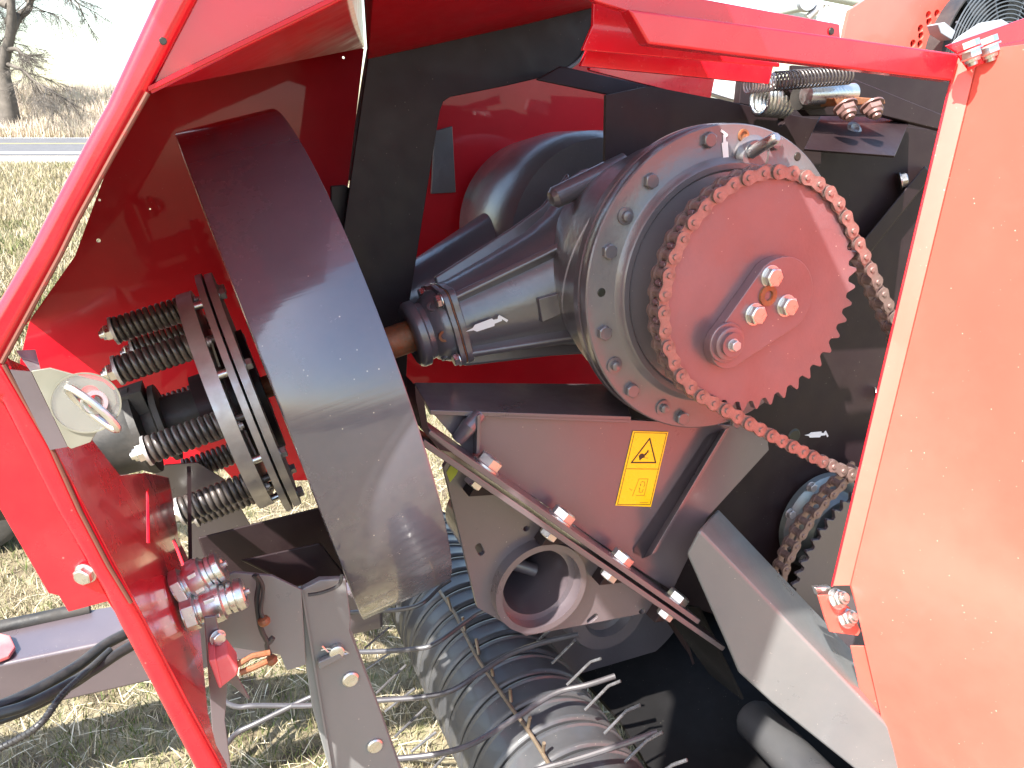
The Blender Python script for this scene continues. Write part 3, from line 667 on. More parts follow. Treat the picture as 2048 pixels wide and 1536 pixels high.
db_.inputs['Base Color'].default_value = (0.35, 0.34, 0.32, 1); db_.inputs['Alpha'].default_value = 0.25; db_.inputs['Roughness'].default_value = 0.2
M['clear'] = dm
part('clear_disc', MB().lathe(lcirc, Z, [(0.0002, 0.0), (0.0002, 0.0242), (0.0008, 0.0242), (0.0008, 0.0)], 48), 'clear', lt)
part('latch_ring', MB().tube(circ(P(186, 818, WLt + 0.006), 0.024, (X * 0.45 + Z * 0.5).normalized() * 0.36, (Y + X * -0.40).normalized(), 40), 0.0030, 10, True), 'zinc', lt)
part('latch_bush', MB().lathe(P(186, 805, WLt + 0.002), V((0.5, 0.1, 0.8)), [(0, 0.006), (0, 0.0095), (0.005, 0.0095), (0.005, 0.006)], 24, True), 'zinc', lt)

# ---------------------------------------------------------------- hydraulic couplings
def coupler(pt0, pt1):
    a, b = pt0, pt1; d = (b - a).normalized(); L_ = (b - a).length
    prof = [(0, 0), (0, 0.014), (0.004, 0.0155), (0.10, 0.0155), (0.20, 0.0155), (0.22, 0.012), (0.30, 0.012), (0.32, 0.0165), (0.40, 0.0175), (0.62, 0.0175), (0.65, 0.0145), (0.72, 0.0140), (0.725, 0.0115), (0.75, 0.0115), (0.755, 0.0145), (0.83, 0.0145), (0.835, 0.012), (0.865, 0.012), (0.87, 0.0148), (0.97, 0.0140), (1.0, 0.012), (1.0, 0.007), (0.97, 0.006), (0.97, 0.0)]
    c = part('hydraulic_coupling', MB().lathe(a, d, [(h * L_, r * 1.22) for h, r in prof], 32), 'zinc', baler)
    hx = d.orthogonal().normalized(); hy = d.cross(hx)
    for h0, h1, r in ((0.02, 0.2, 0.0172), (0.38, 0.56, 0.0182)):
        q = [a + d * L_ * h0 + (hx * math.cos(k * math.pi / 3) + hy * math.sin(k * math.pi / 3)) * r * 1.27 for k in range(6)]
        part('hex_collar', MB().prism(q, d * L_ * (h1 - h0)), 'zinc', c, 0.0008)
    part('valve_pin', MB().cyl(b - d * 0.004, b + d * 0.005, 0.0032, None, 12), 'steel', c)
    thr = []
    part('thread', MB().spring(a + d * L_ * 0.21, a + d * L_ * 0.33, 0.0147, 0.0018, 6, 6, 16), 'zinc', c)
    return c
def coup2(x0, y0, x1):
    a = P(x0, y0, u=UW + 0.004); b = a.copy()
    for k in range(200):
        b = a + X * (0.0012 * k) + Y * (0.0001 * k)
        c = MC @ b + V((0.3571, 0.1305, -1.1058))
        if 1024 + FPX * c.x / -c.z >= x1: break
    coupler(a, b)
coupler(P(352, 1180, u=UW + 0.004), P(445, 1130, P(352, 1180, u=UW).z + 0.02)); coupler(P(368, 1228, u=UW + 0.004), P(490, 1184, P(368, 1228, u=UW).z + 0.02))

# ---------------------------------------------------------------- dark front frame members below the flywheel
part('cross_member', MB().hull8([P(395, 1075, -0.18), P(430, 1175, -0.18), P(430, 1175, -0.21), P(395, 1075, -0.21)], [P(655, 1010, -0.18), P(700, 1165, -0.18), P(700, 1165, -0.21), P(655, 1010, -0.21)]), 'dark', baler, 0.003)
part('cross_member', MB().hull8([P(480, 1120, -0.05), P(590, 1175, -0.05), P(590, 1175, -0.10), P(480, 1120, -0.10)], [P(640, 1085, -0.05), P(692, 1150, -0.05), P(692, 1150, -0.10), P(640, 1085, -0.10)]), 'dark', baler, 0.003)
part('side_gusset', MB().prism(PL([(418, 1160), (470, 1145), (545, 1152), (603, 1180), (612, 1330), (574, 1342), (560, 1310), (430, 1290), (410, 1200)], 0.03), -Z * 0.005), 'light', baler, 0.001)
# front leg with the guard pivots
leg = part('guard_arm', MB().prism(PL([(602, 1180), (640, 1160), (692, 1158), (702, 1236), (700, 1262), (762, 1425), (812, 1570), (668, 1570), (652, 1517), (625, 1417), (612, 1330)], 0.02), -Z * 0.010), 'light', baler, 0.002, 3)
part('arm_fold', MB().hull8([P(602, 1180, 0.024), P(606, 1180, 0.024), P(606, 1180, -0.03), P(602, 1180, -0.03)], [P(664, 1560, 0.024), P(668, 1560, 0.024), P(668, 1560, -0.03), P(664, 1560, -0.03)]), 'light', leg)
part('arm_fold', MB().hull8([P(700, 1262, 0.018), P(704, 1262, 0.018), P(704, 1262, -0.05), P(700, 1262, -0.05)], [P(812, 1570, 0.018), P(816, 1570, 0.018), P(816, 1570, -0.05), P(812, 1570, -0.05)]), 'plate', leg)
for (x, y) in ((701, 1358), (750, 1491)):
    part('pivot_cap', MB().lathe(P(x, y, 0.0205), Z, [(0, 0.0112), (0.002, 0.0108), (0.0035, 0.009), (0.004, 0.0)], 28), 'zinc', leg)
part('pivot_pin', MB().lathe(P(672, 1299, 0.0205), Z, [(0, 0.0095), (0.008, 0.0095), (0.009, 0.008), (0.009, 0)], 24), 'zinc', leg)
part('cotter_pin', MB().tube(PL([(642, 1300), (655, 1297), (690, 1302), (697, 1306), (690, 1308), (655, 1303), (644, 1292)], 0.026), 0.0012, 6), 'zinc', leg)
part('pin_boss', MB().prism([P(636, 1325, 0.03), P(680, 1306, 0.03), P(688, 1316, 0.03), P(640, 1340, 0.03)], -Z * 0.008), 'light', leg, 0.002)
# the hose clip hook on the arm and the cords
part('wire_hook', MB().tube(catmull(PL([(616, 1190), (640, 1186), (668, 1176), (680, 1166), (684, 1150)], 0.035), 5), 0.0022, 6), 'blackp', leg)
# lower red bracket carrying the plug
part('plug_bracket', MB().prism(PL([(408, 1235), (432, 1232), (446, 1300), (462, 1330), (500, 1398), (494, 1398), (455, 1362), (450, 1440), (462, 1536), (440, 1570), (425, 1470), (415, 1330)], 0.12), -Z * 0.004), 'plate', baler, 0.001)
plug = part('electric_plug', MB().prism(PL([(422, 1325), (456, 1308), (478, 1338), (474, 1352), (441, 1378), (428, 1350)], 0.15), -Z * 0.03), 'pinkp', baler, 0.003, 3)
part('plug_rim', MB().prism(PL([(417, 1322), (432, 1318), (445, 1376), (438, 1378)], 0.152), -Z * 0.034), 'pinkp', plug, 0.002)
part('spark_rod', MB().tube(PL([(474, 1330), (505, 1312), (540, 1305)], 0.14), 0.0032, 8), 'rust', plug)
part('spark_rod', MB().tube(PL([(480, 1345), (505, 1336), (535, 1322)], 0.14), 0.0032, 8), 'rust', plug)
place('bolt', BOLT_Z, baler, P(435, 1275, 0.122), V((0.4, 0, 1)), 0.6)
def cord(pts_, w_, r_, m='blackp', name='cord', parent=None):
    return part(name, MB().tube(catmull([P(x, y, w_ if not isinstance(w_, list) else w_[i]) for i, (x, y) in enumerate(pts_)], 8), r_, 8), m, parent or baler)
cd1 = cord([(508, 1150), (518, 1165), (514, 1200), (520, 1250), (530, 1275), (538, 1285), (546, 1275), (534, 1290), (540, 1310), (544, 1322)], 0.05, 0.0030)
cord([(514, 1150), (526, 1175), (522, 1220), (528, 1240)], 0.055, 0.0022)
for (x, y) in ((528, 1242), (543, 1320)):
    part('cord_knot', MB().lathe(P(x, y, 0.055), Y, [(-0.006, 0), (-0.004, 0.006), (0.0, 0.0075), (0.004, 0.006), (0.006, 0)], 12), 'rust', cd1)

# ---------------------------------------------------------------- tongue and hoses
def WP(x, y, z): return MI @ G(x, y, z)
TZ = 0.50
ta_, tb_ = WP(-80, 1262, TZ), WP(760, 1120, TZ)
tc_, td_ = WP(-80, 1345, TZ), WP(760, 1170, TZ)
dn = (MI.to_3x3() @ V((0, 0, -1))).normalized()
ta_ = tb_ + (ta_ - tb_) * 1.9; tc_ = td_ + (tc_ - td_) * 1.9
tongue = part('tongue', MB().hull8([ta_, tc_, tc_ + dn * 0.13, ta_ + dn * 0.13], [tb_, td_, td_ + dn * 0.13, tb_ + dn * 0.13]), 'plate', baler, 0.008, 4)
part('tongue_tube', MB().cyl(WP(-80, 1272, TZ + 0.005), WP(180, 1216, TZ + 0.005), 0.016, None, 16), 'rubber', tongue)
part('weld_patch', MB().prism([WP(-10, 1330, TZ + 0.004), WP(-10, 1270, TZ + 0.004), WP(22, 1278, TZ + 0.004), WP(32, 1300, TZ + 0.004), WP(20, 1318, TZ + 0.004)], -dn * 0.01), 'pinkp', tongue, 0.003)
def hose(pts_, z_, r_, m='blackp', name='hose'):
    q = [WP(x, y, (z_[i] if isinstance(z_, list) else z_)) for i, (x, y) in enumerate(pts_)]
    return part(name, MB().tube(catmull(q, 10), r_, 12), m, tongue)
hose([(-420, 1620), (-60, 1440), (60, 1386), (150, 1335), (210, 1290), (262, 1262), (420, 1180)], TZ + 0.03, 0.012)
hose([(-420, 1640), (-60, 1452), (60, 1408), (180, 1344), (262, 1292), (420, 1210)], TZ + 0.04, 0.011)
hose([(-60, 1462), (60, 1418), (150, 1368), (220, 1320), (300, 1275)], TZ + 0.02, 0.008)
lh = hose([(-60, 1520), (20, 1486), (80, 1448), (120, 1395), (155, 1360), (220, 1300)], [0.5, 0.52, 0.55, 0.56, 0.56, 0.55], 0.0065)
q = catmull([WP(x, y, z) for (x, y, z) in ((-60, 1520, .5), (20, 1486, .52), (80, 1448, .55), (120, 1395, .56), (155, 1360, .56))], 40)
spw = []
for i, p in enumerate(q):
    t = (q[min(i + 1, len(q) - 1)] - q[max(0, i - 1)]).normalized(); a = t.orthogonal().normalized(); b = t.cross(a)
    spw.append(p + (a * math.cos(i * 1.1) + b * math.sin(i * 1.1)) * 0.0068)
part('hose_coil', MB().tube(spw, 0.0012, 5), 'blackp', tongue)
# sunlit guard rods running towards the pickup
def rodp(pts_, w_, r_, parent, m='guardwire', name='guard_rod'):
    return part(name, MB().tube(catmull([P(x, y, w_[i] if isinstance(w_, list) else w_) for i, (x, y) in enumerate(pts_)], 8), r_, 10), m, parent)

# ---------------------------------------------------------------- pickup reel
ang = math.radians(-80.2); DR = 1.285
RC = V((CU.x + math.cos(ang) * DR, CU.y + math.sin(ang) * DR, 0)); RR = DR * math.sin(math.radians(6.85))
band = MB().lathe((0, 0, 0), Z, [(-0.0325, RR * 0.80), (-0.0325, RR * 0.965), (-0.030, RR * 0.985), (-0.0265, RR), (-0.0225, RR), (-0.020, RR * 0.975), (-0.016, RR * 0.972), (0.016, RR * 0.972), (0.020, RR * 0.975), (0.0225, RR), (0.0265, RR), (0.030, RR * 0.985), (0.0325, RR * 0.965), (0.0325, RR * 0.80)], 96).mesh('reel_band', 'reel')
core = part('pickup_reel', MB().lathe(V((RC.x, RC.y, -0.5)), Z, [(-0.75, 0), (-0.75, RR * 0.82), (1.0, RR * 0.82), (1.0, 0)], 64), 'blackp', baler)
SPC = 0.0715
for k in range(20):
    place('reel_band', band, core, V((RC.x, RC.y, 0.30 - SPC * k)), Z)

# tine bar with wire tines across the reel (the reel's front)
def onreel(x, y, lift=0.012):
    d = ray(x, y); # hit the cylinder about RC of radius RR+lift
    r_ = RR + lift; ox, oy = CU.x - RC.x, CU.y - RC.y
    a = d.x * d.x + d.y * d.y; b = 2 * (ox * d.x + oy * d.y); c = ox * ox + oy * oy - r_ * r_
    disc = b * b - 4 * a * c
    t = (-b - math.sqrt(max(disc, 0))) / (2 * a); return CU + d * t
bar = [(868, 1168), (875, 1176), (909, 1226), (926, 1260), (955, 1316), (982, 1356), (1015, 1404), (1030, 1425), (1057, 1462), (1086, 1508), (1110, 1550)]
tb1 = part('tine_bar', MB().tube(catmull([onreel(x, y, 0.010) for x, y in bar], 4), 0.0038, 8), 'brass', core)
for (x, y, x2, y2) in ((903, 1222, 895, 1194), (930, 1262, 925, 1234), (958, 1310, 952, 1277), (986, 1352, 982, 1330), (1022, 1404, 1020, 1378), (1056, 1456, 1060, 1435), (1086, 1506, 1088, 1486)):
    part('tine', MB().tube([onreel(x, y, 0.010), onreel((x + x2) / 2, (y + y2) / 2, 0.020), onreel(x2, y2, 0.035)], 0.0034, 8), 'brass', tb1)
# wind guard rods over the reel
for pts_, ls in (
    ([(640, 1230), (720, 1224), (802, 1219), (845, 1206), (878, 1175), (900, 1160)], [.0, .0, .02, .03, .03, .03]),
    ([(560, 1300), (712, 1304), (829, 1298), (872, 1286), (929, 1245), (962, 1224), (1010, 1212)], None),
    ([(443, 1395), (458, 1408), (480, 1414), (512, 1411), (619, 1411), (749, 1401), (845, 1394), (905, 1380), (962, 1344), (1024, 1307), (1091, 1284), (1157, 1269)], None),
    ([(453, 1489), (475, 1465), (512, 1447), (615, 1397), (640, 1390)], None),
    ([(700, 1522), (795, 1517), (879, 1507), (945, 1487), (1024, 1440), (1107, 1388), (1174, 1370), (1230, 1352)], None),
    ([(900, 1600), (1000, 1562), (1074, 1540), (1157, 1517), (1240, 1490), (1314, 1464)], None)):
    wv = RC.y + RR + 0.045
    part('guard_rod', MB().tube(catmull([P(x, y, v=wv) for x, y in pts_], 8), 0.0054, 10), 'guardwire', baler)
# spring tines: light straight wires left of the reel, in two lengths
lv = RC.y + RR * 0.4
for (x, y, x2, y2) in ((705, 1264, 760, 1226), (729, 1297, 779, 1254), (730, 1340, 789, 1300), (752, 1387, 812, 1330), (769, 1424, 829, 1377), (789, 1474, 852, 1414), (822, 1504, 872, 1464), (860, 1545, 900, 1500)):
    part('tine', MB().tube([P(x, y, v=lv - 0.01), P(x2, y2, v=lv)], 0.0030, 8), 'tinewire', core)
for (x, y, x2, y2, x3, y3) in ((1074, 1284, 1090, 1268, 1098, 1262), (1104, 1327, 1147, 1284, 1150, 1280), (1134, 1370, 1181, 1324, 1202, 1317), (1170, 1420, 1217, 1372, 1241, 1362), (1209, 1467, 1254, 1421, 1281, 1410), (1250, 1524, 1294, 1481, 1325, 1464), (1290, 1570, 1345, 1530, 1374, 1520)):
    part('tine', MB().tube([P(x, y, v=wv - 0.03), P(x2, y2, v=wv), P(x3, y3, v=wv + 0.01)], 0.0030, 8), 'tinewire', core)

# ---------------------------------------------------------------- floor behind the reel, throat walls, lower roller
part('intake_floor', MB().prism([WP(1060, 1240, 0.34), WP(1560, 1180, 0.34), WP(2000, 1500, 0.34), WP(1900, 1700, 0.34), WP(1400, 1700, 0.34), WP(1240, 1440, 0.34)], dn * 0.01), 'floor', baler)
part('intake_wall', MB().prism([WP(1100, 1250, 0.34), WP(1700, 1200, 0.34), P(1800, 980, -0.62), P(1300, 980, -0.62), P(1020, 1100, -0.62)], Z * -0.01), 'floor', baler)
part('throat_wall', MB().prism([P(1315, 1205, -0.20), P(1395, 1215, -0.16), P(1484, 1400, -0.12), P(1420, 1350, -0.20)], X * 0.006), 'floor', baler, 0.001)
part('throat_wall', MB().prism([P(1290, 1190, -0.30), P(1345, 1205, -0.26), P(1385, 1330, -0.26), P(1372, 1290, -0.30)], X * 0.006), 'dark', baler, 0.001)
part('feed_roller', MB().lathe(P(1500, 1430, -0.14), Z, [(0.0, 0), (0.0, 0.034), (0.012, 0.042), (0.5, 0.042), (0.5, 0)], 48), 'reel', baler)  # dark reel material puts the roller's shade into its colour

# ---------------------------------------------------------------- box beam at lower right
def bwz(x): return -0.045 + (x - 1398) * 0.00041
bpoly = [P(x, y, bwz(x)) for x, y in ((1398, 1058), (1372, 1108), (1455, 1297), (1475, 1345), (1540, 1405), (1709, 1540), (1850, 1650), (1850, 1528))]
bm_ = MB().prism(bpoly, P(1436, 1016, -0.17) - P(1398, 1058, -0.045))
beam = part('box_beam', bm_, 'light', baler, 0.006, 4)
part('beam_weld', MB().tube(PL([(1505, 1180), (1512, 1192), (1515, 1200)], -0.01), [0.006, 0.009, 0.006], 10), 'light', beam)

# ---------------------------------------------------------------- top red beams
top = part('roof_beam', MB().prism(PL([(1257, 18), (1400, 36), (1681, 74), (1921, 108), (1906, 162), (1536, 118), (1297, 88)], 0.06), -Z * 0.022), 'red', baler, 0.003, 3)
part('roof_sheet', MB().prism(PL([(1190, -60), (1320, -16), (1420, 0), (1680, 48), (1682, 80), (1400, 42), (1257, 24), (1188, 2)], 0.03), -Z * 0.012), 'red', top, 0.002)
part('inner_strip', MB().prism(PL([(1188, 2), (1262, 20), (1300, 92), (1560, 126), (1560, 134), (1165, 100), (1186, 50)], -0.02), -Z * 0.006), 'red', top, 0.001)
part('lower_strip', MB().prism(PL([(1162, 132), (1180, 90), (1300, 97), (1549, 126), (1538, 168)], -0.06), -Z * 0.008), 'red', top, 0.001)
part('hinge_panel', MB().prism(PL([(1180, 120), (1432, 145), (1421, 196), (1330, 178), (1180, 140)], -0.30), -Z * 0.01), 'red', top)
place('rivet_hole', hole_me, top, P(1663, 62, 0.0315), Z, 0.7)

# ---------------------------------------------------------------- open side door at the right
da, db, dc = P(1912, 118, 0.05), P(1664, 1172, 0.05), P(1700, 1292, 0.05)
out = (MI.to_3x3() @ (R3 @ V((0.10, 0, 1)))).normalized()
out = V((0.04, 0.0, 1.0)).normalized()
LD = 0.95
dd = P(1775, 1640, 0.10)
strip = V((0.017, 0.006, 0.022))
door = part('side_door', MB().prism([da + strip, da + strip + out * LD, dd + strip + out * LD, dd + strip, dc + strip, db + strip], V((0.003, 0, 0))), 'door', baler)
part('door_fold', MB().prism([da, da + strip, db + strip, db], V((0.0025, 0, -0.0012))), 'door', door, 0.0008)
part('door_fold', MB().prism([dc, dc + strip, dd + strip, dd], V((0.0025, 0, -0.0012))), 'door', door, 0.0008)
part('door_edge', MB().tube([da, db], 0.0018, 8), 'red', door)
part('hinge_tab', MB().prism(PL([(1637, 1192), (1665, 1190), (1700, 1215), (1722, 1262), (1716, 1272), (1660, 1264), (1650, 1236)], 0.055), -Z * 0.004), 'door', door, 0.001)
part('hinge_tab', MB().prism(PL([(1630, 1176), (1662, 1174), (1664, 1192), (1636, 1192)], 0.045), -Z * 0.010), 'zinc', door, 0.002)
for (x, y) in ((1672, 1198), (1690, 1236)): place('nut', NUT_Z, door, P(x, y, 0.056), V((0.3, 0.55, 0.8)), 1.25)
# flange along the top of the door with its two bolts
ft = P(1890, 96, 0.03)
tf = [P(1888, 92, 0.00), P(1912, 112, 0.055), P(1912, 112, 0.055) + out * LD + V((0, 0.20, 0)), P(1888, 92, 0.0) + out * LD + V((-0.03, 0.235, 0))]
part('door_top_flange', MB().prism(PL([(1888, 92), (2060, 32), (2060, 78), (1925, 118), (1912, 108)], 0.05), Z * 0.003), 'red', door, 0.001)
part('door_top_flange', MB().prism(PL([(1912, 110), (2060, 76), (2060, 110), (1960, 128), (1935, 142)], 0.085), Z * 0.003), 'red', door, 0.001)
for (x, y) in ((1938, 100), (1974, 92)):
    place('nut', NUT_Z, door, P(x, y, 0.088), V((0.05, -1, 0.25)), 1.15)
    part('spacer', MB().lathe(P(x, y - 4, 0.088), V((0.05, -1, 0.25)), [(-0.008, 0), (-0.008, 0.014), (0, 0.014), (0, 0)], 6), 'zinc', door)

# the lifted top cover, hinged along the roof edge; unseen, its outline cut to steer the shade
def cvr(u, w_): return V((u, 0.56 + 0.714 * (w_ - 0.02), w_))
part('top_cover', MB().prism([cvr(-0.66, 0.02), cvr(-0.10, 0.02), cvr(-0.18, 0.40), cvr(-0.52, 0.64), cvr(-0.95, 0.86), cvr(-1.16, 0.86), cvr(-0.84, 0.50)], V((0, 0.004, 0))), 'red', baler)
part('roof_sun_block', MB().prism([V((-0.66, 0.575, 0.02)), V((0.10, 0.575, 0.02)), V((0.10, 0.575, -0.52)), V((-0.60, 0.575, -0.52))], V((0, 0.003, 0))), 'red', baler)  # unseen panel added to stop sun leaking onto the input housing

# ---------------------------------------------------------------- warning sticker
ws = WB + 0.0016
sk = [(1266, 862), (1337, 864), (1302, 1014), (1231, 1011)]
def inset(f, a=sk):
    cx = sum(p[0] for p in a) / 4; cy = sum(p[1] for p in a) / 4
    return [(cx + (x - cx) * f, cy + (y - cy) * f) for x, y in a]
st0 = part('warning_sticker', MB().prism(PL(sk, ws), -Z * 0.0008), 'yellow', baler, 0.0003, 1)
def line(pts_, r_=0.0006, m='black', closed=False, name='sticker_print'):
    return MB().tube([P(x, y, ws + 0.0001) for x, y in pts_], r_, 6, closed)
S = lambda a, b: (1200 + a / 7.68, 840 + b / 7.68)
pr = MB()
def ln(pts_, r_, closed=False):
    q = [P(*S(a, b), ws + 0.0004) for a, b in pts_]
    n = len(q)
    for i in range(n if closed else n - 1):
        a, b = q[i], q[(i + 1) % n]; d = (b - a).normalized(); s_ = Z.cross(d)
        pr.prism([a - s_ * r_ - d * r_ * .8, b - s_ * r_ + d * r_ * .8, b + s_ * r_ + d * r_ * .8, a + s_ * r_ - d * r_ * .8], -Z * 0.0004)
ln([(530, 195), (1025, 205), (770, 1300), (270, 1300)], 0.00045, True)
ln([(410, 750), (890, 755)], 0.00045)
ln([(765, 285), (855, 655), (485, 655)], 0.0012, True)
part('sticker_print', pr, 'black', st0)
pr = MB()
def blob(pts_):
    pr.prism([P(*S(a, b), ws + 0.0004) for a, b in pts_], -Z * 0.0004)
blob([(600, 550), (625, 520), (660, 515), (690, 535), (690, 565), (655, 585), (615, 620), (605, 590)])
blob([(680, 530), (720, 490), (735, 460), (748, 462), (740, 490), (765, 490), (735, 502), (700, 548)])
ln([(640, 575), (735, 588)], 0.0004); ln([(615, 620), (600, 560)], 0.0005)
part('sticker_print', pr, 'black', st0)
pr = MB()
ln([(500, 1165), (600, 905), (740, 905), (680, 1160), (555, 1160)], 0.00055)
ln([(605, 1080), (600, 1105), (625, 1118), (650, 1105), (665, 1065)], 0.00055)
ln([(630, 960), (655, 945), (685, 955), (690, 1000), (672, 1030)], 0.00055)
ln([(625, 985), (625, 1010)], 0.0009); ln([(608, 1045), (610, 1065)], 0.0009)
ln([(455, 1055), (485, 1080), (495, 1070)], 0.0005)
ln([(615, 1270), (740, 1270)], 0.0006)
part('sticker_print', pr, 'ochre', st0)

# ---------------------------------------------------------------- oil cooler housing and fan behind the top right
WO = -0.55
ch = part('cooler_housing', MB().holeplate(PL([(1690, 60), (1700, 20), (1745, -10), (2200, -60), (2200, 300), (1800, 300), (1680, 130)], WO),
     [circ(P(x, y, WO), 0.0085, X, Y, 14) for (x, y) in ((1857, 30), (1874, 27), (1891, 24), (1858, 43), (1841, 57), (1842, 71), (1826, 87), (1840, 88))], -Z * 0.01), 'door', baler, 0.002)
fc = P(2005, 125, -0.46); fr0 = 0.045
gr = MB()
for k in range(15): gr.tube(circ(fc, 0.060 + 0.0086 * k, X, Y, 80), 0.0017, 5, True)
for k in range(9):
    a = math.radians(12 + 40 * k); d = V((math.cos(a), math.sin(a), 0))
part('cooler_lining', MB().prism(PL([(1700, 40), (1760, 5), (2100, -40), (2100, 220), (1800, 220), (1700, 120)], WO - 0.03), -Z * 0.004), 'red', ch)
fan = part('fan_grille', gr, 'fan', baler)
for k in range(9):
    a = math.radians(12 + 40 * k); d = V((math.cos(a), math.sin(a), 0)); s_ = Z.cross(d)
    part('spoke', MB().tube([fc + d * 0.04 - Z * .003, fc + (d + s_ * 0.15).normalized() * 0.182 - Z * .003], 0.0026, 6), 'fan', fan)
part('motor', MB().lathe(fc, Z, [(-0.03, 0), (-0.03, 0.055), (0.006, 0.055), (0.010, 0.05), (0.012, 0.0)], 40), 'fanw', fan)
part('fan_shroud', MB().lathe(fc - Z * 0.06, Z, [(0, 0), (0, 0.184), (0.045, 0.184), (0.045, 0.180), (0.004, 0.180), (0.004, 0)], 64), 'blackp', fan)
bld = MB()
for k in range(7):
    a = math.radians(51 * k); d = V((math.cos(a), math.sin(a), 0)); s_ = Z.cross(d)
    bld.prism([fc - Z * .02 + d * .05 + s_ * .02, fc - Z * .02 + d * .18 + s_ * .06, fc - Z * .035 + d * .18 - s_ * .01, fc - Z * .03 + d * .05 - s_ * .02], -Z * .002)
part('fan_blade', bld, 'blackp', fan)
part('fan_clip', MB().prism(PL([(1876, 48), (1890, 44), (1912, 62), (1904, 80), (1882, 66)], -0.445), -Z * 0.03), 'fanw', fan, 0.002)
part('motor_bracket', MB().prism(PL([(1925, 72), (1965, 45), (2005, 38), (2025, 50), (2000, 66), (1930, 90), (1905, 92)], -0.42), -Z * 0.012), 'fanw', fan, 0.003)

# ---------------------------------------------------------------- wheel at far left
wc = WP(-62, 1000, 0.215)
wh = part('support_wheel', MB().lathe(wc, Z, [(-0.07, 0.10), (-0.075, 0.17), (-0.06, 0.20), (-0.02, 0.21), (0.02, 0.21), (0.06, 0.20), (0.075, 0.17), (0.07, 0.10)], 64, True), 'tyre', baler)
part('wheel_arm', MB().tube([wc, wc + Z * -0.12, wc + V((0.25, 0.08, -0.16)), V((-0.75, -0.45, -0.55))], 0.022, 10), 'dark', wh)
part('rim', MB().lathe(wc, Z, [(-0.05, 0), (-0.05, 0.11), (0.05, 0.11), (0.05, 0.09), (0.02, 0.08), (0.02, 0)], 40), 'light', wh)

# ================================================================== SURROUNDINGS
def world_mesh(name, vs, fs, m, **props):
    me = bpy.data.meshes.new(name); me.from_pydata([tuple(v) for v in vs], [], fs); me.materials.append(m)
    me.polygons.foreach_set('use_smooth', [True] * len(me.polygons))
    o = bpy.data.objects.new(name, me); COL.objects.link(o)
    for k, v in props.items(): o[k] = v
    return o
def hz(x, y):
    "height of the ground"
    z = 0.0
    z += 0.10 * math.exp(-((y - 8.5) / 2.5) ** 2)
    z -= 0.22 * math.exp(-((y - 12.0) / 2.0) ** 2)
    z += 0.25 * math.exp(-((y - 18) / 4.0) ** 2)
    if y > 24: z += min(1.0, (y - 24) / 10.0) * 0.50
    if y > 37: z += 1.75 * (0.5 - 0.5 * math.cos(min(1, (y - 37) / 6.0) * math.pi)) * (1.0 - 0.012 * (x + 20))
    if y > 44: z -= (y - 44) * 0.004
    if y < 24: z += 0.012 * math.sin(x * 5.1 + y * 3.3) + 0.010 * math.sin(x * 11.0 - y * 7.7)
    return z
def ground_mat(name, cols, sc):
    m = bpy.data.materials.new(name); m.use_nodes = True; n = m.node_tree.nodes; L = m.node_tree.links
    b = n['Principled BSDF']; b.inputs['Roughness'].default_value = 0.95; b.inputs['Specular IOR Level'].default_value = 0.15
    g = n.new('ShaderNodeNewGeometry')
    t = n.new('ShaderNodeTexNoise'); t.inputs['Scale'].default_value = sc; t.inputs['Detail'].default_value = 9; t.inputs['Roughness'].default_value = 0.75
    L.new(g.outputs['Position'], t.inputs['Vector'])
    r = n.new('ShaderNodeValToRGB'); e = r.color_ramp.elements
    e[0].position = 0.36; e[0].color = (*cols[0], 1); e[1].position = 0.66; e[1].color = (*cols[-1], 1)
    for i, c in enumerate(cols[1:-1]):
        x = e.new(0.36 + 0.30 * (i + 1) / (len(cols) - 1)); x.color = (*c, 1)
    L.new(t.outputs['Fac'], r.inputs['Fac']); L.new(r.outputs[0], b.inputs['Base Color'])
    bp = n.new('ShaderNodeBump'); bp.inputs['Strength'].default_value = 0.9; bp.inputs['Distance'].default_value = 0.03
    L.new(t.outputs['Fac'], bp.inputs['Height']); L.new(bp.outputs[0], b.inputs['Normal'])
    return m
gm = ground_mat('dry_turf_soil', [(0.10, 0.075, 0.055), (0.19, 0.155, 0.10), (0.30, 0.26, 0.17), (0.16, 0.17, 0.07)], 6.0)
ys = sorted(set([round(-8 + 0.5 * i, 3) for i in range(16)] + [round(0 + 0.12 * i, 3) for i in range(60)] + [7.2 + 0.4 * i for i in range(100)] + [48, 55, 70, 100, 200, 500, 1200]))
xs = sorted(set([-1200, -500, -200, -100, -60] + [-40 + 1.0 * i for i in range(38)] + [round(-2.6 + 0.1 * i, 3) for i in range(60)] + [4, 6, 9, 14, 20, 40, 100, 300, 1200]))
vs = [(x, y, hz(x, y)) for y in ys for x in xs]; nx = len(xs)
fs = [(j * nx + i, j * nx + i + 1, (j + 1) * nx + i + 1, (j + 1) * nx + i) for j in range(len(ys) - 1) for i in range(nx - 1)]
world_mesh('ground', vs, fs, gm, kind='structure')
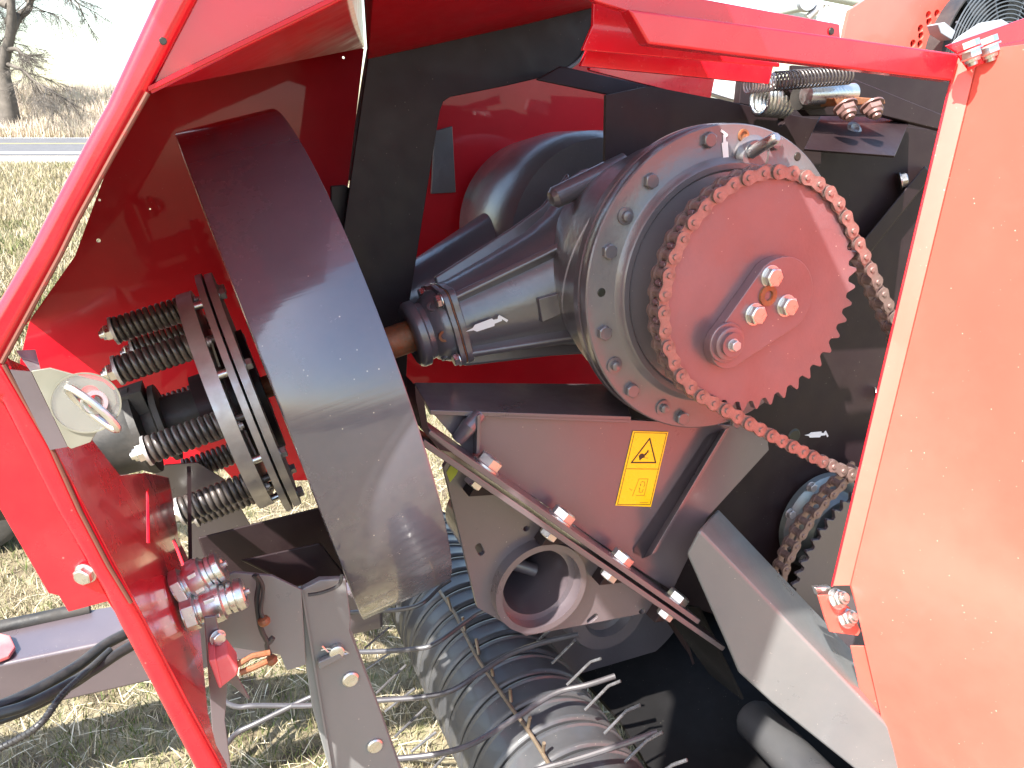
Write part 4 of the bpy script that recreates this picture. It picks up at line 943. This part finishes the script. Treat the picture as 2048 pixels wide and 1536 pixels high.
# road with edge line
rm = ground_mat('sunlit_asphalt', [(0.095, 0.095, 0.10), (0.125, 0.125, 0.13)], 3.0)
def ribbon(name, y0, y1, m, lift, n=60, **kw):
    vs = []; fs = []
    for i in range(n + 1):
        x = -80 + 160 * i / n
        for k in range(5):
            y = y0 + (y1 - y0) * k / 4; vs.append((x, y, hz(x, y) + lift))
    for i in range(n):
        for k in range(4): fs.append((i * 5 + k, (i + 1) * 5 + k, (i + 1) * 5 + k + 1, i * 5 + k + 1))
    return world_mesh(name, vs, fs, m, **kw)
sh = ground_mat('gravel_shoulder', [(0.22, 0.20, 0.18), (0.36, 0.34, 0.31)], 12.0)
ribbon('gravel_shoulder', 24.6, 28.0, sh, 0.03, kind='structure')
ribbon('road', 27.6, 36.4, rm, 0.045, kind='structure')
wm_ = mat('road_paint_white', (0.75, 0.75, 0.73), 0.7); ym_ = mat('road_paint_yellow', (0.55, 0.42, 0.12), 0.7)
ribbon('road_edge_line', 28.2, 28.6, wm_, 0.052, kind='structure')
ribbon('road_centre_line', 31.9, 32.1, ym_, 0.052, kind='structure')
ribbon('road_edge_line', 35.6, 35.9, wm_, 0.052, kind='structure')

# grass blades (one mesh per kind of stuff)
def attr_mat(name, cols, rough=0.8):
    m = bpy.data.materials.new(name); m.use_nodes = True; n = m.node_tree.nodes; L = m.node_tree.links
    b = n['Principled BSDF']; b.inputs['Roughness'].default_value = rough; b.inputs['Specular IOR Level'].default_value = 0.25
    a = n.new('ShaderNodeAttribute'); a.attribute_name = 'hue'
    r = n.new('ShaderNodeValToRGB'); e = r.color_ramp.elements
    e[0].position = 0; e[0].color = (*cols[0], 1); e[1].position = 1; e[1].color = (*cols[-1], 1)
    for i, c in enumerate(cols[1:-1]):
        x = e.new((i + 1) / (len(cols) - 1)); x.color = (*c, 1)
    L.new(a.outputs['Fac'], r.inputs['Fac']); L.new(r.outputs[0], b.inputs['Base Color'])
    return m
def blades(name, pos, h, wd, lean, m, hue, **props):
    n = len(pos); a = rng.uniform(0, 2 * np.pi, n); t = rng.uniform(0, 2 * np.pi, n)
    sx = np.cos(a) * wd / 2; sy = np.sin(a) * wd / 2
    lx = np.cos(t) * lean * h; ly = np.sin(t) * lean * h
    z1 = h * np.sqrt(np.maximum(0.05, 1 - lean ** 2))
    vs = np.zeros((n, 5, 3))
    vs[:, 0] = pos + np.stack([-sx, -sy, 0 * sx], 1); vs[:, 1] = pos + np.stack([sx, sy, 0 * sx], 1)
    vs[:, 2] = pos + np.stack([lx * .4 + sx * .8, ly * .4 + sy * .8, z1 * .6], 1); vs[:, 3] = pos + np.stack([lx * .4 - sx * .8, ly * .4 - sy * .8, z1 * .6], 1)
    vs[:, 4] = pos + np.stack([lx, ly, z1], 1)
    me = bpy.data.meshes.new(name); me.vertices.add(n * 5); me.vertices.foreach_set('co', vs.reshape(-1))
    me.loops.add(n * 7); me.polygons.add(n * 2)
    b = np.arange(n)[:, None] * 5
    me.loops.foreach_set('vertex_index', (b + np.array([[0, 1, 2, 3, 3, 2, 4]])).reshape(-1))
    me.polygons.foreach_set('loop_start', (np.arange(n)[:, None] * 7 + np.array([[0, 4]])).reshape(-1))
    me.polygons.foreach_set('loop_total', np.tile([4, 3], n))
    me.update(calc_edges=True)
    at = me.attributes.new('hue', 'FLOAT', 'POINT'); at.data.foreach_set('value', np.repeat(hue, 5))
    me.materials.append(m)
    o = bpy.data.objects.new(name, me); COL.objects.link(o)
    for k, v in props.items(): o[k] = v
    return o
vh = np.vectorize(hz)
gmat = attr_mat('grass_blades', [(0.07, 0.11, 0.025), (0.13, 0.145, 0.05), (0.25, 0.21, 0.12), (0.34, 0.29, 0.19), (0.45, 0.39, 0.29)])
n = 155000
x = rng.uniform(-2.6, 1.3, n); y = rng.uniform(0.5, 4.6, n)
cl_ = np.sin(x * 7 + 2 * np.sin(y * 5)) * np.cos(y * 6.3 + x * 2.0) + rng.normal(0, 0.25, n)
keep = cl_ > -0.75; x, y, cl_ = x[keep], y[keep], cl_[keep]
hue = np.clip(rng.normal(0.62, 0.24, len(x)) - 0.45 * ((np.sin(x * 3.1 + 1) * np.sin(y * 2.7)) > 0.3) * rng.uniform(0, 1, len(x)), 0, 1)
blades('grass', np.stack([x, y, vh(x, y) - 0.003], 1), rng.uniform(0.02, 0.06, len(x)), rng.uniform(0.0018, 0.004, len(x)), rng.uniform(0.2, 0.97, len(x)), gmat, hue, kind='stuff', label='short dry spring grass on the ground under the baler', category='grass')
n = 190000
y = 4.4 + 20.4 * rng.uniform(0, 1, n) ** 1.5; x = -y * rng.uniform(0.15, 1.0, n)
hue = np.clip(rng.normal(0.66, 0.2, n) - 0.5 * (np.sin(x * 1.3) * np.sin(y * 1.1 + 1) > 0.45) * rng.uniform(0, 1, n), 0, 1)
blades('verge_grass', np.stack([x, y, vh(x, y) - 0.01], 1), rng.uniform(0.06, 0.20, n) * (0.7 + y / 30), rng.uniform(0.006, 0.012, n) * (0.6 + y / 15), rng.uniform(0.2, 0.95, n), gmat, hue, kind='stuff', label='rough dry grass on the verge beside the road', category='grass')
n = 45000
y = rng.uniform(37.0, 44.5, n); x = rng.uniform(-36, -16, n)
hue = np.clip(rng.normal(0.55, 0.22, n), 0, 1)
bmat = attr_mat('brush_blades', [(0.36, 0.28, 0.25), (0.50, 0.41, 0.34), (0.60, 0.51, 0.40), (0.64, 0.56, 0.44), (0.45, 0.43, 0.27)])
blades('roadside_brush', np.stack([x, y, vh(x, y) - 0.02], 1), rng.uniform(0.3, 0.95, n), rng.uniform(0.015, 0.04, n), rng.uniform(0.05, 0.6, n), bmat, hue, kind='stuff', label='tall dry weeds covering the bank beyond the road', category='weeds')
# straw bits lying on the soil
n = 6000
x = rng.uniform(-1.7, 1.0, n); y = rng.uniform(0.6, 3.6, n)
blades('straw', np.stack([x, y, vh(x, y) + 0.012], 1), rng.uniform(0.04, 0.12, n), rng.uniform(0.002, 0.004, n), np.full(n, 0.995), attr_mat('straw_stems', [(0.5, 0.42, 0.28), (0.62, 0.56, 0.42)]), rng.uniform(0, 1, n), kind='stuff', label='loose straw bits lying on the soil under the baler', category='straw')

# ---------------------------------------------------------------- tree
M['bark'] = mat('bark', (0.10, 0.085, 0.07), 0.9, bump=1.0, bscale=9, var=0.35, scale=2.5)
def world_obj(name, mb, m, parent, bpos):
    me = mb.mesh(name, m, 60)
    return link(name, me, parent, Matrix.Translation(V(bpos)))
def wray(x, y, dist):
    d = WC @ V(((x - 1024) / FPX, (768 - y) / FPX, -1)); return V((0, 0, CAMZ)) + d * (dist / d.y)
TD = 38.2
tr_base = wray(22, 275, TD); tr_base.z = hz(tr_base.x, tr_base.y)
tree = thing('bare_tree', 'big bare leafless tree standing beyond the road at the left edge', 'tree', tr_base)
def T(x, y, d=0.0): return wray(x, y, TD + d) - tr_base
sx_ = TD / FPX * 0.95
trunk = MB()
trunk.tube(catmull([T(26, 292), T(22, 250), T(14, 190), T(6, 140), T(12, 105), T(22, 60), T(22, 10), T(14, -60), T(10, -160)], 6),
           [s * sx_ for s in np.interp(np.linspace(0, 1, 49), [0, .15, .3, .42, .5, .65, .8, 1], [25, 18, 13, 11, 9.5, 8.5, 7, 5])], 20)
world_obj('trunk', trunk, 'bark', tree, tr_base)
br_ = MB(); tw_ = MB()
def grow(p, d, ln_, r_, lvl, mb):
    pts = [p]; q = p.copy(); dd = d.copy()
    k = 5
    for i in range(k):
        dd = (dd + V((random.uniform(-.25, .25), random.uniform(-.25, .25), random.uniform(-.22, .14)))).normalized()
        q = q + dd * ln_ / k; pts.append(q.copy())
    mb.tube(pts, [r_ * (1 - 0.75 * i / k) for i in range(k + 1)], 6 if lvl < 2 else 3, caps=False)
    if lvl >= 4: return
    for i in range(1, k + 1):
        for _ in range(3 if lvl > 0 else 2):
            nd = (dd + V((random.uniform(-1, 1), random.uniform(-1, 1), random.uniform(-.7, .5)))).normalized()
            grow(pts[i], nd, ln_ * random.uniform(0.40, 0.6), max(0.004, r_ * 0.38), lvl + 1, tw_ if lvl > 0 else mb)
def limb(pts_, r0, r1, dens=6, lnn=2.4):
    q = catmull([T(*p) for p in pts_], 6)
    br_.tube(q, [r0 + (r1 - r0) * i / (len(q) - 1) for i in range(len(q))], 10)
    for i in range(dens):
        f = int((0.25 + 0.75 * i / dens) * (len(q) - 1)); dd = (q[min(f + 1, len(q) - 1)] - q[f - 1]).normalized()
        nd = (dd * 0.8 + V((random.uniform(-.8, .8), random.uniform(-.6, .6), random.uniform(-1.0, .4)))).normalized()
        grow(q[f], nd, lnn * random.uniform(0.6, 1), 0.035, 2, tw_)
limb([(22, 62, 0), (36, 35, .5), (56, 18, 1), (64, -5, 1.2), (90, -60, 1.5)], 0.22, 0.10, 8)
limb([(14, 128, 0), (30, 134, -.5), (48, 142, -1), (64, 158, -1.2), (84, 172, -1.5), (96, 185, -1.6)], 0.10, 0.02, 9, 1.6)
limb([(14, 100, 0), (34, 98, -.4), (44, 108, -.6), (66, 118, -.8)], 0.12, 0.02, 6, 1.5)
limb([(8, 118, 0), (-20, 90, .4), (-50, 40, 1)], 0.2, 0.1, 8)
limb([(18, 12, 0), (-20, -5, .4), (-60, -20, 1)], 0.2, 0.1, 8)
limb([(12, 98, 0), (-10, 92, .4), (-30, 60, 1)], 0.15, 0.05, 6)
limb([(66, -20, 0), (100, -30, .4), (150, 0, 1), (165, 30, 1)], 0.09, 0.02, 6, 1.5)
world_obj('crown', br_, 'bark', tree, tr_base)
tb_w = MB(); tb_w.v = tw_.v; tb_w.f = tw_.f
world_obj('twigs', tb_w, 'bark', tree, tr_base)['kind'] = 'stuff'

# ---------------------------------------------------------------- parked implement behind the baler, top right
def IW(x, y, d): return wray(x, y, d)
im0 = IW(1590, 10, 4.2)
imp = thing('parked_implement', 'pale grey farm implement partly seen behind the red roof beam', 'farm machine', V((im0.x, im0.y, 0)))
M['pale'] = mat('pale_grey_green_paint', (0.36, 0.40, 0.36), 0.4, coat=0.2, var=0.1, dust=0.2, dustcol=(0.5, 0.5, 0.45))
def ipart(name, mb, m, bev=0.0):
    b0 = V((im0.x, im0.y, 0)); mb.v = [p - b0 for p in mb.v]
    o = link(name, mb.mesh(name, m), imp, Matrix.Translation(b0))
    if bev: b = o.modifiers.new('bevel', 'BEVEL'); b.width = bev; b.segments = 2
    return o
ipart('hood', MB().prism([IW(1460, 24, 4.3), IW(1600, 14, 4.3), IW(1640, 20, 4.3), IW(1620, 80, 4.3), IW(1480, 80, 4.3)], V((0, .4, 0))), 'pale', 0.01)
ipart('boom', MB().cyl(IW(1470, 42, 4.1), IW(1612, 12, 4.1), 0.022), 'pale')
ipart('boom', MB().cyl(IW(1560, -30, 4.2), IW(1780, 14, 4.2), 0.03), 'pale')
ipart('lamp', MB().lathe(IW(1612, 4, 4.0), V((0, 1, 0)), [(-.03, 0), (-.03, .04), (0, .045), (.03, .03), (.03, 0)], 24), 'fanw')
ipart('lever', MB().cyl(IW(1615, 36, 4.0), IW(1645, 8, 4.0), 0.018), 'steel')
ipart('bracket', MB().tube([IW(1630, 60, 3.9), IW(1645, 10, 3.9), IW(1660, 10, 3.9), IW(1665, 60, 3.9)], 0.008, 8), 'steel')
ipart('leg', MB().cyl(V((im0.x - .25, im0.y + .3, 0)), V((im0.x - .25, im0.y + .3, 1.75)), 0.05), 'pale')
ipart('leg', MB().cyl(V((im0.x + .25, im0.y + .3, 0)), V((im0.x + .25, im0.y + .3, 1.75)), 0.05), 'pale')
